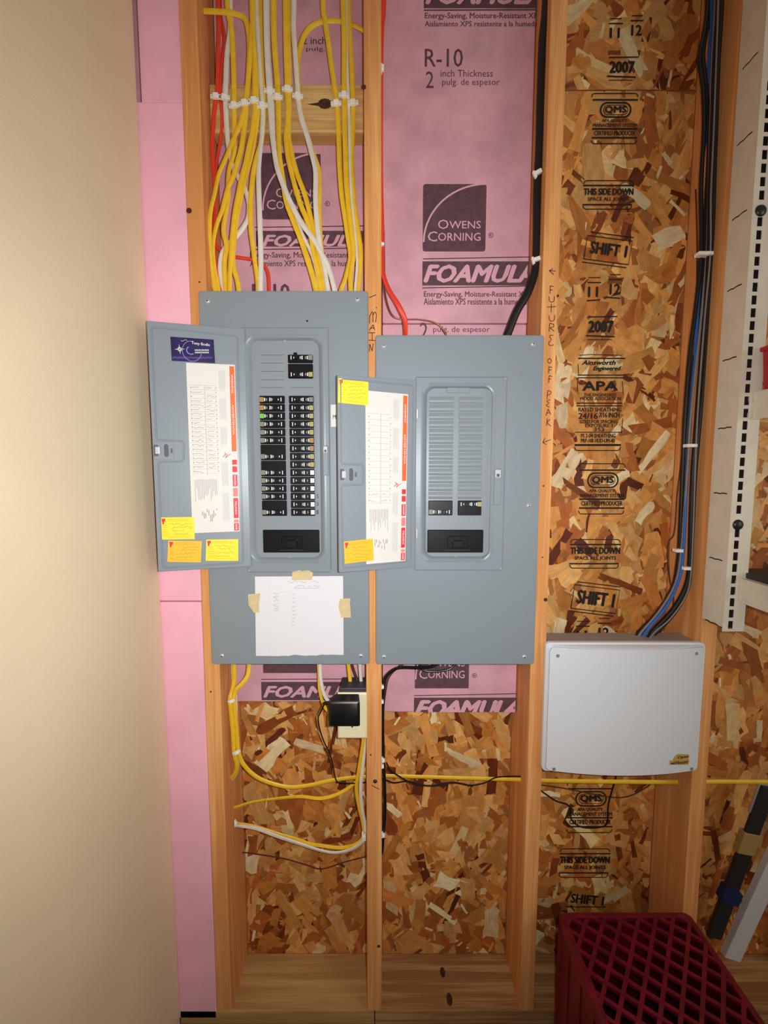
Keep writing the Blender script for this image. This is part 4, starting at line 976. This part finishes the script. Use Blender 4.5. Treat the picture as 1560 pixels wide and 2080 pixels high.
cable([(1100, 1607), (1130, 1627), (1156, 1637), (1161, 1665), (1182, 1680), (1214, 1681), (1233, 1672), (1236, 1632), (1249, 1588), (1252, 1570)], [.10, .12, .12, .08], m_nk, .004, .004, 'thin black cord looping below the white enclosure', 'cord', None, 'cord_run')
cable([(1092, 1594), (1110, 1596), (1156, 1603), (1239, 1619), (1278, 1617), (1310, 1601), (1322, 1592)], [.11, .12, .12], m_brn, .0032, .0032, 'thin brown wire sagging below the white enclosure', 'wire', None, 'wire_run')

# ------------------------------------------------------------------ outlet and power adapter
po = wallplane(-.003)
a0, a1, b0, b1 = po.rect(686, 1407, 745, 1500)
outl = empty('outlet', ((a0 + a1) / 2, .03, b0), 'ivory double outlet with a wide plate beside the middle stud', 'outlet')
MB().loft([[V((a, .0, b)) for a, b in rrect(a0, a1, b0, b1, .003, 3)], [V((a, -.002, b)) for a, b in rrect(a0, a1, b0, b1, .003, 3)], [V((a, -.005, b)) for a, b in rrect(a0 + .004, a1 - .004, b0 + .004, b1 - .004, .003, 3)]], True, True).build('cover_plate', m_ivory, outl)
MB().box(a0 + .006, a1 - .001, .0005, .06, b0 + .010, b1 + .010).build('device_box', mat('device_box_blue', (62, 58, 66), .5), outl, bevel=.002)
xc = (a0 + a1) / 2; zc = (b0 + b1) / 2
MB().box(xc - .0165, xc + .0165, -.0075, -.004, zc - .033, zc + .033).build('receptacle', m_ivory, outl, bevel=.001)
for dz in (-.020, .020):
    mb = MB()
    for dx in (-.006, .006): mb.box(xc + dx - .001, xc + dx + .001, -.0079, -.0070, zc + dz - .002, zc + dz + .006)
    mb.cyl(V((xc, -.0070, zc + dz - .006)), (0, -1, 0), .0022, .0009, 8)
    mb.build('slots', m_dark, outl)
for z in (b0 + .008, b1 - .008): MB().dome(V((xc, -.005, z)), (0, -1, 0), .003, .001, 10, 2).build('plate_screw', m_ivory, outl)
pa = wallplane(-.05)
e0, e1, g0, g1 = pa.rect(667, 1426, 731, 1477)
ad = empty('power_adapter', ((e0 + e1) / 2, -.03, g0), 'black plug-in power adapter hanging on the ivory outlet', 'adapter')
MB().loft([[V((a, -.009, b)) for a, b in rrect(e0 + .010, e1 - .004, g0 + .002, g1 - .002, .003, 3)], [V((a, -.046, b)) for a, b in rrect(e0, e1, g0, g1, .004, 3)], [V((a, -.050, b)) for a, b in rrect(e0 + .004, e1 - .004, g0 + .004, g1 - .004, .004, 3)]], True, True).build('body', m_adapt, ad, smooth=True)
MB().box(e0 + .002, e1 - .002, -.0506, -.049, g0 + (g1 - g0) * .42, g0 + (g1 - g0) * .435).build('seam_ridge', m_black2, ad)
zr = g0 + (g1 - g0) * .78
MB().tube([V((e0 + .003, -.028, zr)), V((e0 - .006, -.027, zr - .001)), V((e0 - .014, -.024, zr - .005))], .008, .008, n=8).build('strain_relief', m_adapt, ad, smooth=True)
q = [V((e0 - .012, -.024, zr - .004))] + [at(u, v, y) for u, v, y in ((651, 1447, -.015), (646, 1459, -.005), (650, 1483, .0), (658.5, 1508, .01), (669, 1529, .02), (677, 1559, .03), (681, 1580, .035), (690, 1590, .037), (723, 1591, .04), (743, 1589, .04), (778, 1583, .04), (800, 1590, .042), (830, 1587, .04), (870, 1596, .05), (918, 1589, .05), (954, 1595, .05), (985, 1590, .04), (1005, 1580, .04), (1030, 1577, .04), (1062, 1577, .05))]
MB().tube(q, .0036, .0036, n=6).build('cord', m_adapt, ad, smooth=True)

# ------------------------------------------------------------------ white wiring enclosure
X0, X1, Z0, Z1 = .388, .771, .7165, 1.0425
enc = empty('wiring_enclosure', ((X0 + X1) / 2, .03, Z0), 'white wall enclosure with a gently bowed lid between the two right studs', 'enclosure')
MB().box(.396, .766, -.006, .075, Z0 + .012, Z1 - .008).build('tub', m_tub, enc, bevel=.002)
yl = -.012
def bow(x): t = (x - X0) / (X1 - X0) * 2 - 1; return yl - .006 - .022 * (1 - t * t)
n = 24; lp = []
front, edge, back = [], [], []
base = rrect(X0, X1, Z0, Z1, .012, 8)
# densify the long top and bottom runs so that the bow is smooth
def dens(lp, k):
    out = []
    for i, p in enumerate(lp):
        q = lp[(i + 1) % len(lp)]; d = math.dist(p, q); m = max(1, int(d / k))
        for j in range(m): out.append((p[0] + (q[0] - p[0]) * j / m, p[1] + (q[1] - p[1]) * j / m))
    return out
L0 = dens(base, .014)
cx, cz = (X0 + X1) / 2, (Z0 + Z1) / 2
def shrink(p, d): return (p[0] - math.copysign(min(d, abs(p[0] - cx)), p[0] - cx), p[1] - math.copysign(min(d, abs(p[1] - cz)), p[1] - cz))
mb = MB()
mb.loft([[V((a, -.002, b)) for a, b in L0], [V((a, yl, b)) for a, b in L0], [V((shrink((a, b), .0015)[0], yl - .0015, shrink((a, b), .0015)[1])) for a, b in L0],
         [V((shrink((a, b), .004)[0], yl - .0012, shrink((a, b), .004)[1])) for a, b in L0],
         [V((shrink((a, b), .0055)[0], bow(a) + .003, shrink((a, b), .0055)[1])) for a, b in L0], [V((shrink((a, b), .0075)[0], bow(a), shrink((a, b), .0075)[1])) for a, b in L0]])
# bowed face as vertical strips between matching top and bottom points
face = [(shrink(p, .0075)) for p in L0]
xs = sorted(set(round(p[0], 5) for p in face)); b0_ = len(mb.v)
for x in xs:
    zs_ = [p[1] for p in face if abs(p[0] - x) < 2e-5]
    mb.v += [V((x, bow(x), max(zs_))), V((x, bow(x), min(zs_)))]
for i in range(len(xs) - 1): mb.face((b0_ + 2 * i, b0_ + 2 * i + 1, b0_ + 2 * i + 3, b0_ + 2 * i + 2))
lid = mb.build('lid', m_encl, enc, smooth=True)
for u, v in ((1132, 1331), (1124, 1560), (1412, 1326), (1403, 1560)):
    c = at(u, v, -.02); c = V((c.x, bow(c.x), c.z))
    s_ = MB().cyl(c, (0, -1, 0), .0042, .0008, 12).build('lid_screw', mat('lid_screw_gray', (168, 170, 172), .4, metal=.5), lid)
pe = Plane((0, bow(at(1380, 1540, -.02).x) - .0006, 0), (1, -.045, 0), (0, 0, 1))
xm = at(1380, 1540, -.02).x; sl = (bow(xm + .01) - bow(xm - .01)) / .02
pe = Plane((xm, bow(xm), 0), (1, sl, 0), (0, 0, 1))
mb = MB(); H = .0008
mb.k = 0
mb.flat(pe, [pe.uv(*p) for p in ((1360, 1553), (1361, 1544), (1366, 1545), (1369, 1538), (1373, 1533), (1378, 1531), (1398, 1532), (1400, 1536), (1398, 1541), (1400, 1545), (1397, 1553))][::1], H)
mb.k = 1
mb.textpx(pe, 'Open', 1376, 1534, 1397, 1541, h=.0012, bold=.03); mb.textpx(pe, 'House', 1372, 1544, 1396, 1551, h=.0012, bold=.03)
mb.flat(pe, [pe.uv(*p) for p in ((1362, 1552), (1362, 1548), (1366, 1550), (1369, 1546), (1370, 1552))], .0012)
mb.build('emblem', [m_gold, m_emb], lid)

# bundle of communication cables into the enclosure top
GB = 'low-voltage cables along the right stud'
def run(pts, ys, m, w, label, name='cable_run', cat='cable'): return cable(pts, ys, m, w, w, label, cat, GB, name)
run([(1440, -215), (1437, 0), (1431, 60), (1421, 120), (1428, 180), (1430, 260), (1424, 380), (1424, 513), (1414, 620), (1401, 720), (1391, 850), (1386, 960), (1382, 1060), (1378, 1130), (1366, 1195), (1335, 1245), (1300, 1282), (1280, 1312)], [.040, .040, .040, .043, .05, .06], m_nk, .0092, 'black cable at the far left of the bundle, bulging out near the top')
run([(1450, -215), (1446, 0), (1440, 120), (1434, 260), (1427, 330), (1425, 420), (1427, 513), (1418, 640), (1408, 760), (1401, 880), (1396, 960), (1392, 1040), (1388, 1120), (1380, 1175), (1355, 1230), (1318, 1275), (1294, 1312)], [.058, .058, .056, .05, .036, .034, .05], m_nb, .0072, 'blue cable in the bundle along the right stud')
run([(1456, -215), (1453, 0), (1447, 120), (1443, 260), (1439, 400), (1436, 513), (1425, 640), (1412, 760), (1402, 860), (1398, 930), (1390, 1040), (1384, 1120), (1372, 1185), (1340, 1240), (1303, 1284), (1286, 1312)], [.042, .04, .038, .036, .04, .055], m_ng, .0056, 'gray cable lying in front of the bundle, leftward lower down')
run([(1461, -215), (1459, 0), (1452, 120), (1447, 260), (1442, 400), (1440, 513), (1432, 640), (1422, 760), (1413, 880), (1407, 960), (1403, 1060), (1400, 1150), (1391, 1195), (1365, 1240), (1328, 1280), (1306, 1312)], [.032, .032, .032, .034, .046], m_nk, .0098, 'black ribbed cable in the middle of the bundle')
run([(1468, -215), (1466, 0), (1459, 120), (1454, 260), (1449, 400), (1447, 513), (1438, 640), (1430, 760), (1419, 880), (1412, 960), (1407, 1060), (1402, 1160), (1393, 1205), (1366, 1250), (1332, 1285), (1312, 1312)], [.047, .047, .047, .048, .062], m_nk, .0098, 'black cable closest to the right stud in the bundle')
run([(1464, -215), (1459, 0), (1455, 120), (1450, 260), (1444, 400), (1443, 513), (1432, 640), (1424, 740), (1416, 860), (1412, 960), (1408, 1080), (1403, 1170), (1392, 1213), (1362, 1256), (1330, 1284), (1308, 1312)], [.024, .024, .024, .026, .038], m_ng, .0036, 'slim pale gray cable on the right front of the bundle')
run([(1432, -215), (1437, 40), (1435, 60), (1428, 110), (1431, 150), (1436, 200), (1440, 300), (1434, 420), (1431, 513), (1420, 640), (1406, 760), (1395, 880), (1390, 1000), (1385, 1100), (1376, 1165), (1350, 1225), (1312, 1277), (1290, 1312)], [.052, .052, .052, .054, .068], m_nk, .0092, 'black cable behind the blue one in the bundle')
run([(1413, 385), (1415, 440), (1416, 530), (1413, 640), (1398, 760), (1383, 940), (1376, 1000), (1370, 1080), (1359, 1100), (1357, 1130), (1361, 1180), (1368, 1210), (1364, 1250), (1345, 1280), (1328, 1305)], [.10, .09, .09, .09, .08, .07], m_brn, .0034, 'thin brown wire wandering left of the bundle', 'wire_run', 'wire')
for u, v, w_, lb in ((1434, 514, .034, 'white double tie around the cable bundle near the upper stamps'), (1406, 905, .024, 'white flat tie around the cable bundle beside the slotted post'), (1381, 1119, .017, 'white tie on the blue part of the bundle above the enclosure'), (1396, 1155, .017, 'white tie on the black part of the bundle above the enclosure')):
    c = at(u, v, .024); root = empty('cable_tie', c, lb, 'cable tie', 'white ties on the cable bundle')
    MB().box(c.x - w_ / 2, c.x + w_ / 2, c.y - .002, c.y + .016, c.z - .004, c.z + .004).build('band', m_stap, root, bevel=.0012)
    MB().box(c.x + w_ * .1, c.x + w_ * .32, c.y - .004, c.y - .001, c.z - .003, c.z + .003).build('buckle', m_stap, root, bevel=.0008)

# ------------------------------------------------------------------ slotted shelf post with brackets
PX0, PX1, PYF, PZ0, PZ1 = .7665, .8150, -.066, 1.0895, 2.75
post = empty('shelf_post', ((PX0 + PX1) / 2, -.03, PZ0), 'almond slotted steel shelf post fixed on the right stud', 'shelf post')
fx0, fx1 = PX0 + .012, PX0 + .023; pitch = .0262
MB().box(PX0, PX0 + .0016, PYF + .0016, -.0005, PZ0 + .010, PZ1).build('side_flange', m_almond, post)
MB().box(PX1 - .0016, PX1, PYF + .0016, -.0005, PZ0, PZ1).build('side_flange', m_almond, post)
mb = MB(); sl_ = MB(); z = PZ0 + .006
bolts = [at(1505, 1066, PYF).z, at(1552, 428, PYF).z]; zs_cut = []
mb.box(PX0, fx0, PYF, PYF + .0016, PZ0, PZ1); mb.box(fx1, PX1, PYF, PYF + .0016, PZ0, PZ1)
prev = PZ0
while z < PZ1 - .05:
    if not any(abs(z + .009 - bz) < .018 for bz in bolts):
        mb.box(fx0, fx1, PYF, PYF + .0016, prev, z); prev = z + .0185
    z += pitch
mb.box(fx0, fx1, PYF, PYF + .0016, prev, PZ1)
mb.build('slotted_face', m_almond, post)
MB().box(PX0 + .002, PX1 - .002, -.058, -.056, PZ0 + .006, PZ1).build('channel_shade', m_dark, post)  # dark sheet just behind the slots, standing in for shade inside the channel
for bz in bolts:
    b_ = MB().dome(V((fx0 + .0055, PYF, bz)), (0, -1, 0), .012, .006, 14, 4).build('bolt_head', mat('dark_bolt', (58, 62, 58), .35, metal=.7), post, smooth=True)
pp = Plane((PX0, 0, 0), (0, -1, 0), (0, 0, 1)); R = random.Random(4)
for (u0, v0), (u1, v1) in (((1513, 137), (1548, 96)), ((1502, 293), (1534, 262)), ((1491, 446), (1524, 421)), ((1481, 591), (1516, 572)), ((1470, 734), (1502, 722)), ((1461, 871), (1492, 867)), ((1453, 1003), (1484, 1002)), ((1444, 1134), (1472, 1139)), ((1433, 1258), (1462, 1272))):
    a, b = pp.uv(u0, v0), pp.uv(u1, v1)
    z_ = (a[1] + b[1]) / 2
    s_ = MB().stroke(pp, [(.012, z_), (.020, z_ + .001), (.030, z_ - .0005), (.040, z_ + .001), (.052, z_)], .0026, .0006, px=False)
    s_.build('slit', m_dark, post)
bx = at(1500, 1200, PYF).x
for i, (v0, v1, nm_) in enumerate(((799, 853, 'upper almond shelf bracket reaching forward from the slotted post'), (1176, 1222, 'lower almond shelf bracket reaching forward from the slotted post'))):
    zt, zb_ = at(1503, v0, PYF).z, at(1503, v1, PYF).z
    br_ = empty('shelf_bracket', (bx, -.1, zb_), nm_, 'bracket', 'shelf brackets')
    MB().prism([V((bx, y, z)) for y, z in ((PYF - .002, zb_), (PYF - .002, zt), (-.36, zt), (-.36, zt - .025), (-.20, zb_))], (.0035, 0, 0)).build('arm', m_almond, br_)
    MB().box(bx - .003, bx + .005, PYF - .008, PYF + .012, zb_ + .006, zb_ + .016).build('hook', m_almond, br_)
    MB().box(bx - .003, bx + .005, PYF - .008, PYF + .012, zt - .016, zt - .006).build('hook', m_almond, br_)
    MB().box(bx, bx + .016, -.36, PYF - .003, zt, zt + .002).build('top_flange', m_almond, br_)
    if i == 1:
        sh = MB().box(bx + .014, bx + .66, -.40, -.02, zt + .0022, zt + .014).build('shelf_board', mat('shelf_dark', (52, 46, 52), .6, var=.2), None, 'dark shelf board lying on the lower bracket', 'shelf', bevel=.001)
    else:
        xr = at(1545, 750, -.07).x; zz = zt + .0022
        MB().box(bx + .014, bx + .66, -.40, -.068, zz, zz + .004).build('shelf_board', m_almond, None, 'almond shelf board lying on the upper bracket', 'shelf', bevel=.001)
        rb = empty('storage_bin', (xr + .15, -.2, zz + .004), 'red plastic storage bin on the upper shelf', 'bin')
        o0 = [V((x, y, zz + .0042)) for x, y in ((xr + .003, -.36), (xr + .30, -.36), (xr + .30, -.075), (xr + .003, -.075))]
        o1 = [V((x, y, zz + .086)) for x, y in ((xr, -.37), (xr + .31, -.37), (xr + .31, -.07), (xr, -.07))]
        MB().loft([o0, o1], True, True).build('tub', m_redbin, rb, bevel=.004)
        MB().box(xr - .002, xr + .312, -.376, -.064, zz + .084, zz + .094).build('rim', m_redbin, rb, bevel=.003)

# ------------------------------------------------------------------ leaning strips in the last bay
def plank(name, p0, p1, wd, th, m, label, cat, normal=(0, -1, 0)):
    p0, p1 = V(p0), V(p1); ax = (p1 - p0); Ln = ax.length; ax.normalize(); nn = V(normal); sd = ax.cross(nn).normalized(); nn = sd.cross(ax).normalized()
    root = empty(name, p0, label, cat)
    def T(p): return p0 + sd * p.x + nn * p.y + ax * p.z
    return root, T, Ln
A = at(1483, 1944, .085); B = at(1640, 1600, .085)
r_, T, Ln = plank('trim_board', A, B, .05, .018, m_whiteb, 'white painted trim board leaning in the last bay', 'board')
MB().box(-.024, .024, -.009, .009, 0, Ln * 1.6, T).build('board', m_whiteb, r_, bevel=.002)
MB().box(-.0245, -.012, -.0095, -.006, 0, Ln * 1.6, T).build('bead_edge', m_whiteb, r_, bevel=.001)
A = at(1447, 1900, .095); B = at(1552, 1610, .075)
r_, T, Ln = plank('metal_strip', A, B, .04, .012, m_clear, 'dark metal strip wrapped in tape, leaning beside the white board', 'strip')
MB().box(-.020, .020, .0, .010, 0, Ln * 1.05, T).build('strip', mat('strip_black', (42, 42, 44), .4), r_, bevel=.002)
MB().box(.004, .012, -.006, .002, .02, Ln * .98, T).build('glass_edge', m_clear, r_, bevel=.001)
MB().box(-.023, .000, -.003, .004, Ln * .86, Ln * 1.07, T).build('plastic_wrap', mat('plastic_wrap', (170, 170, 162), .4), r_, bevel=.002)
MB().box(-.024, .024, -.008, .012, Ln * .60, Ln * .74, T).build('tape_band', mat('old_tape', (170, 142, 84), .6), r_, bevel=.002)
MB().prism([T(V(p)) for p in ((-.022, -.010, Ln * .27), (.030, -.010, Ln * .25), (.032, -.010, Ln * .33), (.010, -.010, Ln * .37), (-.020, -.010, Ln * .36))], T(V((0, .022, 0))) - T(V((0, 0, 0)))).build('blue_tape_band', m_bltape, r_)
MB().box(-.018, .0, -.0025, .001, Ln * .05, Ln * .58, T).build('inner_strip', mat('strip_olive', (70, 66, 34), .5), r_)

# ------------------------------------------------------------------ red crate, upside down on the floor
CX0, CX1, CY0, CY1, CZT = .434, .767, -.352, -.022, .352
cr = empty('milk_crate', ((CX0 + CX1) / 2, (CY0 + CY1) / 2, 0), 'dark red plastic crate with a diamond lattice, upside down on the floor', 'crate')
def clip_line(p, d, x0, x1, y0, y1):
    t0, t1 = -9, 9
    for o_, dd, a, b in ((p[0], d[0], x0, x1), (p[1], d[1], y0, y1)):
        ta, tb = (a - o_) / dd, (b - o_) / dd
        t0 = max(t0, min(ta, tb)); t1 = min(t1, max(ta, tb))
    return (t0, t1) if t1 - t0 > .004 else None
mb = MB(); sp = .0335; ix0, ix1, iy0, iy1 = CX0 + .016, CX1 - .016, CY0 + .016, CY1 - .016
for ang in (52, -38):
    d = (math.cos(math.radians(ang)), math.sin(math.radians(ang))); nrm = (-d[1], d[0])
    for i in range(-16, 17):
        p = ((ix0 + ix1) / 2 + nrm[0] * sp * i, (iy0 + iy1) / 2 + nrm[1] * sp * i)
        r = clip_line(p, d, ix0 - .002, ix1 + .002, iy0 - .002, iy1 + .002)
        if r:
            h = .0042; e0_ = (p[0] + d[0] * r[0], p[1] + d[1] * r[0]); e1__ = (p[0] + d[0] * r[1], p[1] + d[1] * r[1])
            mb.prism([V((e[0] + nrm[0] * s * h, e[1] + nrm[1] * s * h, CZT - .0095)) for e, s in ((e0_, -1), (e1__, -1), (e1__, 1), (e0_, 1))], (0, 0, .008 if ang > 0 else .0076))
mb.build('lattice', m_crate, cr)
n = 5
def CL(d, z, r): return [V((a, b, z)) for a, b in rrect(CX0 + d, CX1 - d, CY0 + d, CY1 - d, r, n)]
MB().loft([CL(.017, CZT - .012, .010), CL(.017, CZT - .002, .010), CL(.013, CZT, .012), CL(.005, CZT - .001, .016), CL(0, CZT - .008, .018), CL(0, CZT - .03, .018), CL(.004, CZT - .034, .018), CL(.012, CZT - .034, .012), CL(.017, CZT - .012, .010)]).build('rim', m_crate, cr, smooth=True)
# four ribbed walls
def wall_of(axis, c, lo_, hi_, sgn):
    mb = MB(); th = .004; zt_, zb_ = CZT - .03, .0
    def bx_(a0, a1, z0, z1, t0=0, t1=th):
        if axis == 'x': mb.box(min(c, c + sgn * t1) if t0 == 0 else c - sgn * t0, (max(c, c + sgn * t1) if t0 == 0 else c), a0, a1, z0, z1) if t0 == 0 else mb.box(min(c - sgn * t0, c), max(c - sgn * t0, c), a0, a1, z0, z1)
        else: mb.box(a0, a1, min(c, c + sgn * t1), max(c, c + sgn * t1), z0, z1) if t0 == 0 else mb.box(a0, a1, min(c - sgn * t0, c), max(c - sgn * t0, c), z0, z1)
    nn = 5; s_ = (hi_ - lo_) / nn
    bx_(lo_, hi_, zb_, zt_)
    for i in range(1, nn): bx_(lo_ + s_ * i - .002, lo_ + s_ * i + .002, .004, zt_, .003)
    mb.build('side_wall', m_crate, cr)
wall_of('x', CX0 + .004, CY0 + .012, CY1 - .012, 1); wall_of('x', CX1 - .004, CY0 + .012, CY1 - .012, -1)
wall_of('y', CY0 + .004, CX0 + .012, CX1 - .012, 1); wall_of('y', CY1 - .004, CX0 + .012, CX1 - .012, -1)
for x, y in ((CX0 + .014, CY0 + .014), (CX1 - .014, CY0 + .014), (CX0 + .014, CY1 - .014), (CX1 - .014, CY1 - .014)):
    MB().cyl(V((x, y, 0)), (0, 0, 1), .0135, CZT - .03, 12).build('corner_post', m_crate, cr, smooth=True)
